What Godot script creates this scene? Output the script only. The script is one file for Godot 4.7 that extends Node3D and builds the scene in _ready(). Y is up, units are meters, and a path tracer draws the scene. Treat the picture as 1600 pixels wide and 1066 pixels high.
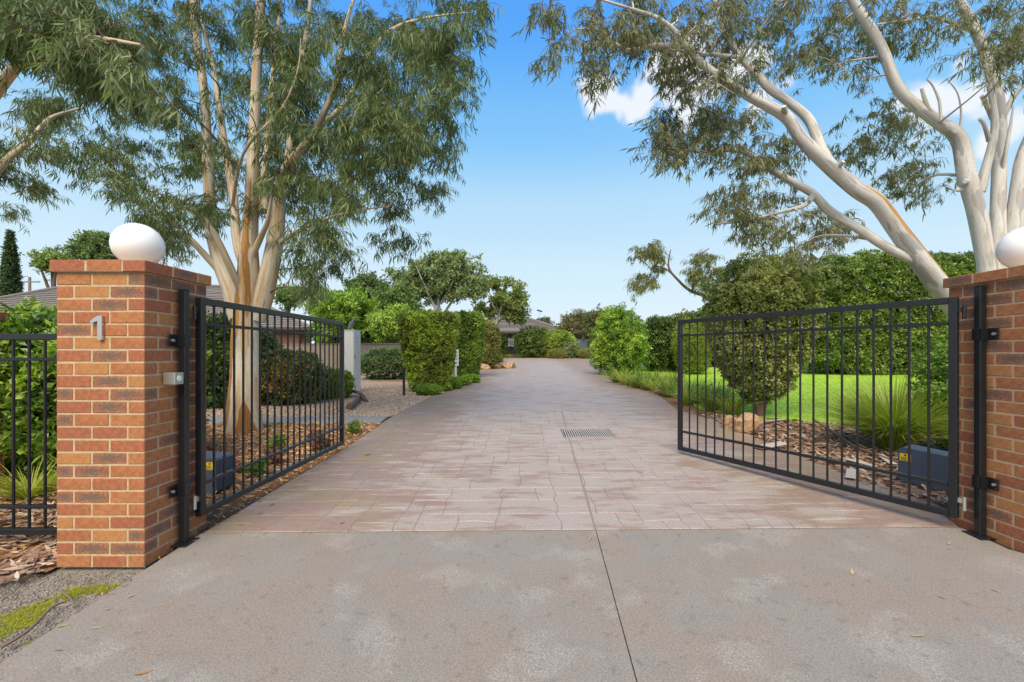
extends Node3D
# An open pair of black steel gates between brick piers, a stamped concrete drive, gums and garden beds.
# World: camera at x 0, looking along -Z. "d" below is the distance in front of the camera (z = -d).
const F := 700.0
const CX := 818.0
const CY := 552.0
const EYE := 1.445
const EXPO := 1.3
const FOL := 1.75
var R := RandomNumberGenerator.new()
var used := {}
var M := {}
var MESH := {}
var N1 := FastNoiseLite.new()

class MB:
	var v := PackedVector3Array()
	var n := PackedVector3Array()
	var uv := PackedVector2Array()
	var c := PackedColorArray()
	var col := Color.WHITE
	func tri(a: Vector3, b: Vector3, d: Vector3, na: Vector3, nb: Vector3, nd: Vector3, ua := Vector2.ZERO, ub := Vector2.ZERO, ud := Vector2.ZERO) -> void:
		if (b - a).cross(d - a).dot(na + nb + nd) > 0.0:
			v.append(a); v.append(d); v.append(b)
			n.append(na); n.append(nd); n.append(nb)
			uv.append(ua); uv.append(ud); uv.append(ub)
		else:
			v.append(a); v.append(b); v.append(d)
			n.append(na); n.append(nb); n.append(nd)
			uv.append(ua); uv.append(ub); uv.append(ud)
		c.append(col); c.append(col); c.append(col)
	func quad(a: Vector3, b: Vector3, d: Vector3, e: Vector3, nn: Vector3, ua := Vector2(0, 0), ub := Vector2(1, 0), ud := Vector2(1, 1), ue := Vector2(0, 1)) -> void:
		tri(a, b, d, nn, nn, nn, ua, ub, ud)
		tri(a, d, e, nn, nn, nn, ua, ud, ue)
	func box(at: Vector3, s: Vector3, b := Basis(), bevel := 0.0) -> void:
		var h := s * 0.5
		var q := minf(bevel, minf(h.x, minf(h.y, h.z)) * 0.9)
		for ax in 3:
			for sg in [-1.0, 1.0]:
				var i := (ax + 1) % 3
				var j := (ax + 2) % 3
				if ax == 0: i = 2; j = 1
				if ax == 2: i = 0; j = 1
				if ax == 1: i = 0; j = 2
				var nn := Vector3.ZERO
				nn[ax] = sg
				var p := []
				for k in [[-1, -1], [1, -1], [1, 1], [-1, 1]]:
					var w := Vector3.ZERO
					w[ax] = sg * h[ax]
					w[i] = k[0] * (h[i] - q)
					w[j] = k[1] * (h[j] - q)
					p.append(at + b * w)
				quad(p[0], p[1], p[2], p[3], b * nn, Vector2(0, 1), Vector2(1, 1), Vector2(1, 0), Vector2(0, 0))
		if q > 0.0:
			for ax in 3:
				var i := (ax + 1) % 3
				var j := (ax + 2) % 3
				for si in [-1.0, 1.0]:
					for sj in [-1.0, 1.0]:
						var nn := Vector3.ZERO
						nn[i] = si; nn[j] = sj
						nn = nn.normalized()
						var p := []
						for k in [[-1.0, 0], [1.0, 0], [1.0, 1], [-1.0, 1]]:
							var w := Vector3.ZERO
							w[ax] = k[0] * (h[ax] - q)
							w[i] = si * (h[i] - (q if k[1] == 1 else 0.0))
							w[j] = sj * (h[j] - (0.0 if k[1] == 1 else q))
							p.append(at + b * w)
						quad(p[0], p[1], p[2], p[3], b * nn, Vector2(0, 0.9), Vector2(1, 0.9), Vector2(1, 1), Vector2(0, 1))
			for sx in [-1.0, 1.0]:
				for sy in [-1.0, 1.0]:
					for sz in [-1.0, 1.0]:
						var nn := b * Vector3(sx, sy, sz).normalized()
						tri(at + b * Vector3(sx * h.x, sy * (h.y - q), sz * (h.z - q)), at + b * Vector3(sx * (h.x - q), sy * h.y, sz * (h.z - q)), at + b * Vector3(sx * (h.x - q), sy * (h.y - q), sz * h.z), nn, nn, nn)
	func bar(a: Vector3, b: Vector3, w: float, h: float, bevel := 0.0) -> void:
		var z := (b - a).normalized()
		var up := Vector3.UP if absf(z.y) < 0.9 else Vector3.RIGHT
		var x := up.cross(z).normalized()
		box((a + b) * 0.5, Vector3(w, h, a.distance_to(b)), Basis(x, z.cross(x), z), bevel)
	func tube(pts: PackedVector3Array, rad: PackedFloat32Array, sides := 8, caps := true, lump := 0.0, sd := 0.0) -> void:
		var m := pts.size()
		var t := (pts[1] - pts[0]).normalized()
		var x := t.cross(Vector3(0.31, 0.2, 0.93)).normalized()
		var along := 0.0
		var prev := []
		var prevn := []
		var pv := 0.0
		for k in m:
			var tt := (pts[mini(k + 1, m - 1)] - pts[maxi(k - 1, 0)]).normalized()
			x = (x - tt * x.dot(tt)).normalized()
			var y := tt.cross(x)
			if k > 0: along += pts[k].distance_to(pts[k - 1])
			var ring := []
			var rn := []
			for s in sides + 1:
				var a := TAU * (s % sides) / sides
				var dir := x * cos(a) + y * sin(a)
				var rr := rad[k]
				if lump > 0.0: rr *= 1.0 + lump * (sin(a * 2.0 + along * 1.3 + sd) * 0.5 + sin(a * 3.0 - along * 2.1 + sd * 2.0) * 0.35 + sin(a + along * 4.3 + sd) * 0.3)
				ring.append(pts[k] + dir * rr)
				rn.append(dir)
			if k > 0:
				for s in sides:
					var u0 := float(s) / sides
					var u1 := float(s + 1) / sides
					tri(prev[s], prev[s + 1], ring[s + 1], prevn[s], prevn[s + 1], rn[s + 1], Vector2(u0, pv), Vector2(u1, pv), Vector2(u1, along))
					tri(prev[s], ring[s + 1], ring[s], prevn[s], rn[s + 1], rn[s], Vector2(u0, pv), Vector2(u1, along), Vector2(u0, along))
			if caps and (k == 0 or k == m - 1):
				var cn := -tt if k == 0 else tt
				for s in sides: tri(pts[k], ring[s], ring[s + 1], cn, cn, cn)
			prev = ring; prevn = rn; pv = along
	# a ragged sheet of bark lying on a tube: angles a0..a1 round it, between two of its points
	func arc(pts: PackedVector3Array, rad: PackedFloat32Array, k0: int, k1: int, toward: Vector3, half: float, lump: float, sd: float) -> void:
		var m := pts.size()
		var x := (pts[1] - pts[0]).normalized().cross(Vector3(0.31, 0.2, 0.93)).normalized()
		var along := 0.0
		var prev := []
		var prevn := []
		var pv := 0.0
		for k in m:
			var tt := (pts[mini(k + 1, m - 1)] - pts[maxi(k - 1, 0)]).normalized()
			x = (x - tt * x.dot(tt)).normalized()
			var y := tt.cross(x)
			if k > 0: along += pts[k].distance_to(pts[k - 1])
			if k < k0 or k > k1: continue
			var t := float(k - k0) / (k1 - k0)
			var mid := atan2(toward.dot(y), toward.dot(x)) + sin(along * 2.3 + sd) * 0.25
			var wd := half * pow(sin(PI * clampf(t, 0.02, 0.98)), 0.6) * (0.8 + 0.35 * sin(along * 9.0) * sin(along * 5.3 + 1.0))
			var ring := []
			var rn := []
			for s in 7:
				var a := mid + wd * (s / 3.0 - 1.0)
				var dir := x * cos(a) + y * sin(a)
				var r := rad[k] * (1.0 + lump * (sin(a * 2.0 + along * 1.3 + sd) * 0.5 + sin(a * 3.0 - along * 2.1 + sd * 2.0) * 0.35 + sin(a + along * 4.3 + sd) * 0.3))
				ring.append(pts[k] + dir * (r + (0.003 if s > 0 and s < 6 else -0.002)))
				rn.append(dir)
			if prev.size() > 0:
				for s in 6:
					tri(prev[s], prev[s + 1], ring[s + 1], prevn[s], prevn[s + 1], rn[s + 1], Vector2(s * 0.05, pv), Vector2(s * 0.05 + 0.05, pv), Vector2(s * 0.05 + 0.05, along))
					tri(prev[s], ring[s + 1], ring[s], prevn[s], rn[s + 1], rn[s], Vector2(s * 0.05, pv), Vector2(s * 0.05 + 0.05, along), Vector2(s * 0.05, along))
			prev = ring
			prevn = rn
			pv = along
	func lathe(at: Vector3, prof: Array, segs := 16) -> void:
		for k in prof.size() - 1:
			var a: Vector2 = prof[k]
			var b: Vector2 = prof[k + 1]
			var e := b - a
			var nr := Vector2(e.y, -e.x).normalized()
			for s in segs:
				var t0 := TAU * s / segs
				var t1 := TAU * (s + 1) / segs
				var p := []
				for q in [[a, t0], [a, t1], [b, t1], [b, t0]]:
					p.append(at + Vector3(cos(q[1]) * q[0].x, q[0].y, sin(q[1]) * q[0].x))
				var n0 := Vector3(cos(t0) * nr.x, nr.y, sin(t0) * nr.x)
				var n1 := Vector3(cos(t1) * nr.x, nr.y, sin(t1) * nr.x)
				if a.x > 1e-5: tri(p[0], p[1], p[2], n0, n1, n1)
				if b.x > 1e-5: tri(p[0], p[2], p[3], n0, n1, n0)
	func mesh() -> ArrayMesh:
		var a := []
		a.resize(Mesh.ARRAY_MAX)
		a[Mesh.ARRAY_VERTEX] = v
		a[Mesh.ARRAY_NORMAL] = n
		a[Mesh.ARRAY_TEX_UV] = uv
		a[Mesh.ARRAY_COLOR] = c
		var m := ArrayMesh.new()
		m.add_surface_from_arrays(Mesh.PRIMITIVE_TRIANGLES, a)
		return m

# ---------- scene helpers
func numbered(called: String) -> String:
	var k: int = used.get(called, 0)
	used[called] = k + 1
	return called if k == 0 else "%s_%03d" % [called, k]

func thing(called: String, label: String, category: String, at := Vector3.ZERO, group := "") -> Node3D:
	var o := Node3D.new()
	o.name = numbered(called)
	add_child(o)
	o.position = at
	o.set_meta("label", label)
	o.set_meta("category", category)
	if group: o.set_meta("group", group)
	return o

func part(called: String, m: Mesh, mat: Material, parent: Node3D, at := Vector3.ZERO) -> MeshInstance3D:
	var o := MeshInstance3D.new()
	o.name = called
	o.mesh = m
	o.material_override = mat
	parent.add_child(o, true)
	o.position = at
	return o

# a part built in world coordinates under a thing that stands elsewhere
func wpart(called: String, mb: MB, mat: Material, parent: Node3D) -> MeshInstance3D:
	var o := part(called, mb.mesh(), mat, parent)
	o.position = -parent.position
	return o

func solo(called: String, label: String, category: String, mb: MB, mat: Material, group := "") -> MeshInstance3D:
	var o := MeshInstance3D.new()
	o.name = numbered(called)
	o.mesh = mb.mesh()
	o.material_override = mat
	add_child(o)
	o.set_meta("label", label)
	o.set_meta("category", category)
	if group: o.set_meta("group", group)
	return o

func struct(called: String, m: Mesh, mat: Material) -> MeshInstance3D:
	var o := MeshInstance3D.new()
	o.name = numbered(called)
	o.mesh = m
	o.material_override = mat
	add_child(o)
	o.set_meta("kind", "structure")
	return o

func scatter(called: String, m: Mesh, mat: Material, tr: Array, cols: Array, parent: Node3D) -> MultiMeshInstance3D:
	var mm := MultiMesh.new()
	mm.transform_format = MultiMesh.TRANSFORM_3D
	mm.use_colors = true
	mm.mesh = m
	mm.instance_count = tr.size()
	for i in tr.size():
		mm.set_instance_transform(i, tr[i])
		mm.set_instance_color(i, cols[i])
	var o := MultiMeshInstance3D.new()
	o.name = called
	o.multimesh = mm
	o.material_override = mat
	parent.add_child(o, true)
	if parent == self: o.name = numbered(called)
	else:
		o.position = -parent.position
		o.set_meta("kind", "stuff")
	return o

func stuff(called: String, label: String, category: String, m: Mesh, mat: Material, tr: Array, cols: Array) -> void:
	var o := scatter(called, m, mat, tr, cols, self)
	o.set_meta("kind", "stuff")
	o.set_meta("label", label)
	o.set_meta("category", category)

func G(x: float, d: float) -> float:
	var g := 0.08 - 0.055 * (3.45 - d) if d < 3.45 else 0.08 + 0.026 * (minf(d, 46.0) - 3.45)
	g = maxf(g, -0.15)
	return g + 0.008 * clampf(x, -4.0, 4.0) * clampf((20.0 - d) / 8.0, 0.0, 1.0)

func P(x: float, y: float, d: float) -> Vector3:
	return Vector3(x, y, -d)

func onG(x: float, d: float, up := 0.0) -> Vector3:
	return Vector3(x, G(x, d) + up, -d)

# a point seen at a place of the photograph, at a known distance
func wp(px: float, py: float, d: float) -> Vector3:
	return Vector3((px - CX) * d / F, EYE - (py - CY) * d / F, -d)

# the point of the ground seen there: x and distance
func gp(px: float, py: float) -> Vector2:
	var d := 8.0
	for k in 40:
		var x := (px - CX) * d / F
		d = lerpf(d, clampf((EYE - G(x, d)) * F / maxf(py - CY, 1.0), 0.5, 80.0), 0.5)
	return Vector2((px - CX) * d / F, d)

func rr(a: float, b: float) -> float:
	return R.randf_range(a, b)

func rdir() -> Vector3:
	var z := rr(-1, 1)
	var a := rr(0, TAU)
	var q := sqrt(1.0 - z * z)
	return Vector3(q * cos(a), z, q * sin(a))

func mixcol(cols: Array, t: float) -> Color:
	var k := clampf(t, 0.0, 0.9999) * (cols.size() - 1)
	var a: Color = cols[int(k)]
	var b: Color = cols[int(k) + 1]
	return a.lerp(b, k - int(k))

# ---------- materials (linear base colours)
func lin(r: float, g: float, b: float) -> Color:
	return Color(r, g, b).linear_to_srgb()

func mat(r: float, g: float, b: float, rough := 0.7, metal := 0.0) -> StandardMaterial3D:
	var m := StandardMaterial3D.new()
	m.albedo_color = lin(r, g, b)
	m.roughness = rough
	m.metallic = metal
	return m

func leafmat(back: Color, rough := 0.55) -> StandardMaterial3D:
	var m := StandardMaterial3D.new()
	m.vertex_color_use_as_albedo = true
	m.roughness = rough
	m.cull_mode = BaseMaterial3D.CULL_DISABLED
	m.backlight_enabled = true
	m.backlight = back
	return m

func noise(freq: float, sd: int, oct := 4, type := FastNoiseLite.TYPE_SIMPLEX_SMOOTH) -> FastNoiseLite:
	var f := FastNoiseLite.new()
	f.noise_type = type
	f.frequency = freq
	f.seed = sd
	f.fractal_octaves = oct
	return f

func ntex(freq: float, sd: int, cols: Array, size := 512, oct := 5, offs := []) -> NoiseTexture2D:
	var t := NoiseTexture2D.new()
	t.width = size
	t.height = size
	t.seamless = true
	t.noise = noise(freq, sd, oct)
	var g := Gradient.new()
	var o := PackedFloat32Array()
	var cc := PackedColorArray()
	for i in cols.size():
		o.append(float(i) / (cols.size() - 1) if offs.is_empty() else offs[i])
		cc.append(cols[i])
	g.offsets = o
	g.colors = cc
	t.color_ramp = g
	return t

# per-pixel blend of native noise maps: f gets the values 0..1 and returns an sRGB colour
func painted(w: int, h: int, layers: Array, f: Callable) -> ImageTexture:
	var data := []
	for l in layers:
		var im: Image
		if l is Array:          # a pattern drawn out along u
			im = l[0].get_seamless_image(w / l[1], h, false, false, 0.1, false)
			im.resize(w, h, Image.INTERPOLATE_BILINEAR)
		else:
			im = l.get_seamless_image(w, h, false, false, 0.1, false)
		im.convert(Image.FORMAT_L8)
		data.append(im.get_data())
	var px := PackedByteArray()
	px.resize(w * h * 3)
	var n := layers.size()
	var val := PackedFloat32Array()
	val.resize(n)
	for y in h:
		for x in w:
			var i := y * w + x
			for k in n: val[k] = data[k][i] / 255.0
			var c: Color = f.call(float(x) / w, float(y) / h, val)
			px[i * 3] = int(clampf(c.r, 0, 1) * 255.0)
			px[i * 3 + 1] = int(clampf(c.g, 0, 1) * 255.0)
			px[i * 3 + 2] = int(clampf(c.b, 0, 1) * 255.0)
	return ImageTexture.create_from_image(Image.create_from_data(w, h, false, Image.FORMAT_RGB8, px))

func c8(r: float, g: float, b: float) -> Color:
	return Color(r / 255.0, g / 255.0, b / 255.0)

func relief(m: StandardMaterial3D, t: Texture2D, cm: float) -> void:
	m.heightmap_enabled = true
	m.heightmap_texture = t
	m.heightmap_scale = cm

func grain(m: StandardMaterial3D, t: Texture2D, scale: float) -> void:
	m.detail_enabled = true
	m.detail_blend_mode = BaseMaterial3D.BLEND_MODE_MUL
	m.detail_albedo = t
	m.detail_uv_layer = BaseMaterial3D.DETAIL_UV_2
	m.uv2_triplanar = true
	m.uv2_world_triplanar = true
	m.uv2_scale = Vector3.ONE * scale

# ---------- sky
func make_sky() -> ImageTexture:
	var w := 1536
	var h := 768
	var im := Image.create(w, h, false, Image.FORMAT_RGBF)
	var stops := [[0.0, c8(236, 247, 254)], [4.0, c8(226, 244, 254)], [9.0, c8(214, 239, 254)], [17.6, c8(186, 225, 252)], [26.7, c8(132, 198, 252)], [37.0, c8(90, 168, 252)], [60.0, c8(62, 140, 238)], [90.0, c8(52, 126, 226)]]
	var puffs := []
	for q in [[932, 148, 2.0, 0.9], [960, 158, 1.6, 0.75], [1000, 178, 1.5, 0.6], [1016, 150, 2.0, 0.7], [1050, 132, 2.6, 0.95], [1100, 112, 3.0, 1.0], [1160, 96, 2.6, 0.9], [1080, 165, 1.8, 0.65], [1190, 150, 2.0, 0.6], [1455, 172, 2.2, 0.75], [1505, 175, 2.0, 0.7], [1495, 105, 1.1, 0.55], [1385, 195, 1.5, 0.4], [1560, 210, 1.6, 0.6], [45, 215, 1.8, 0.45]]:
		puffs.append([wp(q[0], q[1], 10.0) - Vector3(0, EYE, 0), q[2], q[3]])
	for p in puffs: p[0] = p[0].normalized()
	var cn := noise(13.0, 7, 6)
	var bn := noise(1.5, 17, 5)
	for y in h / 2 + 2:
		var el := (0.5 - (y + 0.5) / h) * 180.0
		var base: Color = stops[0][1].srgb_to_linear()
		for k in stops.size() - 1:
			if el >= stops[k][0]: base = stops[k][1].lerp(stops[k + 1][1], smoothstep(0, 1, clampf((el - stops[k][0]) / (stops[k + 1][0] - stops[k][0]), 0, 1)) * 0.5 + 0.5 * clampf((el - stops[k][0]) / (stops[k + 1][0] - stops[k][0]), 0, 1)).srgb_to_linear()
		var near := []
		for p in puffs:
			if absf(rad_to_deg(asin(p[0].y)) - el) < p[1] * 1.6: near.append(p)
		for x in w:
			var c := base
			var az := wrapf((x + 0.5) / w * TAU, -PI, PI)
			var e := deg_to_rad(el)
			var out := clampf(maxf((absf(az) - 0.95) / 0.35, (el - 46.0) / 12.0), 0, 1)
			if near.size() > 0 or out > 0.0:
				var dir := Vector3(sin(az) * cos(e), sin(e), -cos(az) * cos(e))
				var dens := 0.0
				if out > 0.0:        # broken fair-weather cloud over the rest of the sky
					var kk := smoothstep(0.0, 0.24, bn.get_noise_3dv(dir)) * out
					c = c.lerp(Color(0.93, 0.95, 0.98), kk * 0.9)
				for p in near:
					var a: float = p[0].angle_to(dir)
					var t: float = 1.0 - rad_to_deg(a) / (p[1] * 1.5)
					if t > 0.0: dens = maxf(dens, t * p[2])
				if dens > 0.0:
					dens += cn.get_noise_3dv(dir) * 0.85
					var k := smoothstep(0.12, 0.55, dens)
					c = c.lerp(Color(0.93, 0.96, 1.0), k * 0.92)
			im.set_pixel(x, y, c * (1.0 / EXPO))
	for y in range(h / 2 + 2, h):
		for x in w: im.set_pixel(x, y, Color(0.3, 0.3, 0.27))
	return ImageTexture.create_from_image(im)

# ---------- leaf meshes
func blade(mb: MB, at: Vector3, dir: Vector3, side: Vector3, len: float, wid: float, bend: Vector3, rows := 3) -> void:
	var prof := [0.0, 0.95, 0.8, 0.0] if rows == 3 else [0.0, 1.0, 0.0]
	if rows == 4: prof = [0.75, 1.0, 0.9, 0.6, 0.0]
	var pl := Vector3.ZERO
	var pr := Vector3.ZERO
	for k in prof.size():
		var t := float(k) / (prof.size() - 1)
		var m := at + dir * len * t + bend * len * t * t
		var l: Vector3 = m - side * wid * 0.5 * prof[k]
		var q: Vector3 = m + side * wid * 0.5 * prof[k]
		if k > 0:
			var nn := (dir + bend * 2.0 * t).cross(side).normalized()
			if prof[k - 1] > 0.0: mb.tri(pl, pr, q, nn, nn, nn)
			if prof[k] > 0.0: mb.tri(pl, q, l, nn, nn, nn) if prof[k - 1] > 0.0 else mb.tri(pl, q, l, nn, nn, nn)
		pl = l; pr = q

# a twig of narrow hanging gum leaves; origin at the twig's inner end, twig along +X
func gum_sprig(sd: int, count: int, len: float, wid: float) -> ArrayMesh:
	R.seed = sd
	var mb := MB.new()
	var tw := len * 1.5
	mb.col = Color(0.9, 0.55, 0.4)
	mb.tube(PackedVector3Array([Vector3.ZERO, Vector3(tw * 0.55, -0.1 * len, 0.02), Vector3(tw, -0.55 * len, 0)]), PackedFloat32Array([0.004, 0.003, 0.002]), 3, false)
	for i in count:
		var t := rr(0.12, 1.0)
		var at := Vector3(tw * t, -0.1 * len * t - 0.45 * len * t * t, 0)
		var dir := Vector3(rr(-0.45, 0.7), rr(-1.25, -0.55), rr(-0.6, 0.6)).normalized()
		var side := dir.cross(rdir()).normalized()
		var s := rr(0.82, 1.12)
		mb.col = Color(s * rr(0.92, 1.08), s, s * rr(0.85, 1.1))
		blade(mb, at, dir, side, len * rr(0.7, 1.15), wid * rr(0.8, 1.15), side * rr(-0.28, 0.28) + Vector3(0, -0.15, 0), 3)
	return mb.mesh()

# a tuft of short leaves around +Y
func leaf_sprig(sd: int, count: int, len: float, wid: float, spread: float, rows := 2) -> ArrayMesh:
	R.seed = sd
	var mb := MB.new()
	for i in count:
		var dir := (Vector3.UP * 0.45 + rdir() * spread).normalized()
		var at := Vector3(rr(-1, 1), rr(-0.8, 0.5), rr(-1, 1)) * len * 0.7
		var side := dir.cross(Vector3.UP + rdir() * 0.75).normalized()
		var s := rr(0.8, 1.15)
		mb.col = Color(s * rr(0.9, 1.1), s, s * rr(0.8, 1.1))
		blade(mb, at, dir, side, len * rr(0.7, 1.2), wid * rr(0.8, 1.2), dir.cross(side) * rr(-0.3, 0.3), rows)
	return mb.mesh()

# strap-leaved clump: arching blades from one root
func strap_clump(sd: int, count: int, len: float, wid: float, lean: float, arch: float) -> ArrayMesh:
	R.seed = sd
	var mb := MB.new()
	for i in count:
		var a := rr(0, TAU)
		var o := Vector3(cos(a), 0, sin(a))
		var l := rr(0.05, 1.0) * lean
		var dir := (Vector3.UP + o * l).normalized()
		var side := Vector3(-sin(a), 0, cos(a)).rotated(dir, rr(-0.7, 0.7))
		var s := rr(0.7, 1.2)
		mb.col = Color(s * rr(0.9, 1.15), s, s * rr(0.8, 1.1))
		if R.randf() < 0.07: mb.col = Color(2.2, 1.3, 1.6)
		blade(mb, o * rr(0, 0.12) * len * 0.8, dir, side, len * rr(0.55, 1.05), wid * rr(0.7, 1.2), (o * 0.45 - Vector3.UP * 0.35) * arch * rr(0.3, 1.2), 4)
	return mb.mesh()

func litter_mesh(sd: int) -> ArrayMesh:
	R.seed = sd
	var mb := MB.new()
	blade(mb, Vector3(-0.5, 0.02, 0), Vector3(1, 0.05, 0), Vector3(0, 0.25, 1).normalized(), 1.0, 0.22, Vector3(0, 0.12, rr(-0.2, 0.2)), 3)
	return mb.mesh()

func chip_mesh(sd: int) -> ArrayMesh:
	R.seed = sd
	var mb := MB.new()
	mb.box(Vector3.ZERO, Vector3(1, 0.18, 0.42), Basis(Vector3(0, 0, 1), 0.1), 0.06)
	return mb.mesh()

func pebble_mesh(sd: int, seg := 6) -> ArrayMesh:
	R.seed = sd
	var st := SphereMesh.new()
	st.radial_segments = seg
	st.rings = maxi(3, seg / 2)
	st.radius = 0.5
	st.height = 1.0
	var a := st.get_mesh_arrays()
	var vs: PackedVector3Array = a[Mesh.ARRAY_VERTEX]
	var idx: PackedInt32Array = a[Mesh.ARRAY_INDEX]
	var ph := Vector3(rr(0, 9), rr(0, 9), rr(0, 9))
	for i in vs.size():
		var p := vs[i]
		vs[i] = p * (1.0 + 0.22 * sin(p.x * 5.0 + ph.x) + 0.18 * sin(p.y * 6.0 + p.z * 4.0 + ph.y)) * Vector3(1, 0.62, 0.8)
	var mb := MB.new()
	for i in range(0, idx.size(), 3):
		var p0 := vs[idx[i]]
		var p1 := vs[idx[i + 1]]
		var p2 := vs[idx[i + 2]]
		mb.tri(p0, p1, p2, p0.normalized(), p1.normalized(), p2.normalized())
	return mb.mesh()

# a chiselled garden rock: a dented, flat-faced boulder
func rock_mesh(sd: int, s: Vector3) -> ArrayMesh:
	R.seed = sd
	var st := SphereMesh.new()
	st.radial_segments = 28
	st.rings = 16
	st.radius = 1.0
	st.height = 2.0
	var a := st.get_mesh_arrays()
	var vs: PackedVector3Array = a[Mesh.ARRAY_VERTEX]
	var idx: PackedInt32Array = a[Mesh.ARRAY_INDEX]
	var cuts := []
	for k in 14: cuts.append([rdir(), rr(0.5, 0.8)])
	var nz := noise(1.6, sd, 4)
	for i in vs.size():
		var p := vs[i]
		for q in cuts:
			var e: float = p.dot(q[0]) - q[1]
			if e > 0.0: p -= q[0] * e
		p *= 1.0 + nz.get_noise_3dv(p * 1.5) * 0.1
		vs[i] = p * s * 0.6
	var mb := MB.new()
	for i in range(0, idx.size(), 3):
		var p0 := vs[idx[i]]
		var p1 := vs[idx[i + 1]]
		var p2 := vs[idx[i + 2]]
		var nn := (p2 - p0).cross(p1 - p0).normalized()
		if nn.dot(p0 + p1 + p2) < 0.0: nn = -nn
		if nn.length() > 0.5: mb.tri(p0, p1, p2, nn, nn, nn, Vector2(p0.x, p0.y), Vector2(p1.x, p1.y), Vector2(p2.x, p2.y))
	return mb.mesh()

# ---------- sheets that follow the slope of the ground
func sheet(poly: PackedVector2Array, up: float, skirt := 0.0, cuts := [], hole := PackedVector2Array(), step := 1.0, uvs := 0.125) -> ArrayMesh:
	var mb := MB.new()
	var d0 := 1e9
	var d1 := -1e9
	var x0 := 1e9
	var x1 := -1e9
	for p in poly:
		d0 = minf(d0, p.y); d1 = maxf(d1, p.y); x0 = minf(x0, p.x); x1 = maxf(x1, p.x)
	var bounds := [d0, d1, 3.45, 12.0, 20.0, 46.0] + cuts
	var q := ceilf(d0)
	while q < d1:
		bounds.append(q)
		q += step
	bounds.sort()
	var xb := [x0 - 1, -4.0, 0.0, 4.0, x1 + 1]
	for k in bounds.size() - 1:
		if bounds[k + 1] - bounds[k] < 1e-4 or bounds[k] < d0 - 1e-5 or bounds[k + 1] > d1 + 1e-5: continue
		for j in 4:
			if xb[j + 1] <= xb[j]: continue
			var strip := PackedVector2Array([Vector2(xb[j], bounds[k]), Vector2(xb[j + 1], bounds[k]), Vector2(xb[j + 1], bounds[k + 1]), Vector2(xb[j], bounds[k + 1])])
			for piece in Geometry2D.intersect_polygons(poly, strip):
				var bits := [piece]
				if hole.size() > 0: bits = Geometry2D.clip_polygons(piece, hole)
				for b in bits:
					var t := Geometry2D.triangulate_polygon(b)
					for i in range(0, t.size(), 3):
						var p := []
						for m in 3: p.append(b[t[i + m]])
						mb.tri(onG(p[0].x, p[0].y, up), onG(p[1].x, p[1].y, up), onG(p[2].x, p[2].y, up), Vector3.UP, Vector3.UP, Vector3.UP, p[0] * uvs, p[1] * uvs, p[2] * uvs)
	if skirt > 0.0:
		var cw := Geometry2D.is_polygon_clockwise(poly)
		for i in poly.size():
			var a := poly[i]
			var b := poly[(i + 1) % poly.size()]
			var m := maxi(1, int(ceil(a.distance_to(b) / 1.0)))
			for k in m:
				var p := a.lerp(b, float(k) / m)
				var r := a.lerp(b, float(k + 1) / m)
				var nn2 := (r - p).orthogonal().normalized() * (-1.0 if cw else 1.0)
				var nn := Vector3(-nn2.x, 0, nn2.y)
				mb.quad(onG(p.x, p.y, up), onG(r.x, r.y, up), onG(r.x, r.y, up - skirt), onG(p.x, p.y, up - skirt), nn, p * uvs, r * uvs, r * uvs, p * uvs)
	return mb.mesh()

func inpoly(poly: PackedVector2Array, n: int) -> Array:
	var lo := poly[0]
	var hi := poly[0]
	for p in poly:
		lo = lo.min(p); hi = hi.max(p)
	var out := []
	var tries := 0
	while out.size() < n and tries < n * 30:
		tries += 1
		var p := Vector2(rr(lo.x, hi.x), rr(lo.y, hi.y))
		if Geometry2D.is_point_in_polygon(p, poly): out.append(p)
	return out

func smooth(pts: Array, rad: Array, seg := 5) -> Array:
	var op := PackedVector3Array()
	var orad := PackedFloat32Array()
	for i in pts.size() - 1:
		var p0: Vector3 = pts[maxi(i - 1, 0)]
		var p1: Vector3 = pts[i]
		var p2: Vector3 = pts[i + 1]
		var p3: Vector3 = pts[mini(i + 2, pts.size() - 1)]
		for k in seg:
			var t := float(k) / seg
			op.append(p1.cubic_interpolate(p2, p0, p3, t))
			orad.append(lerpf(rad[i], rad[i + 1], t))
	op.append(pts[-1])
	orad.append(rad[-1])
	return [op, orad]

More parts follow.
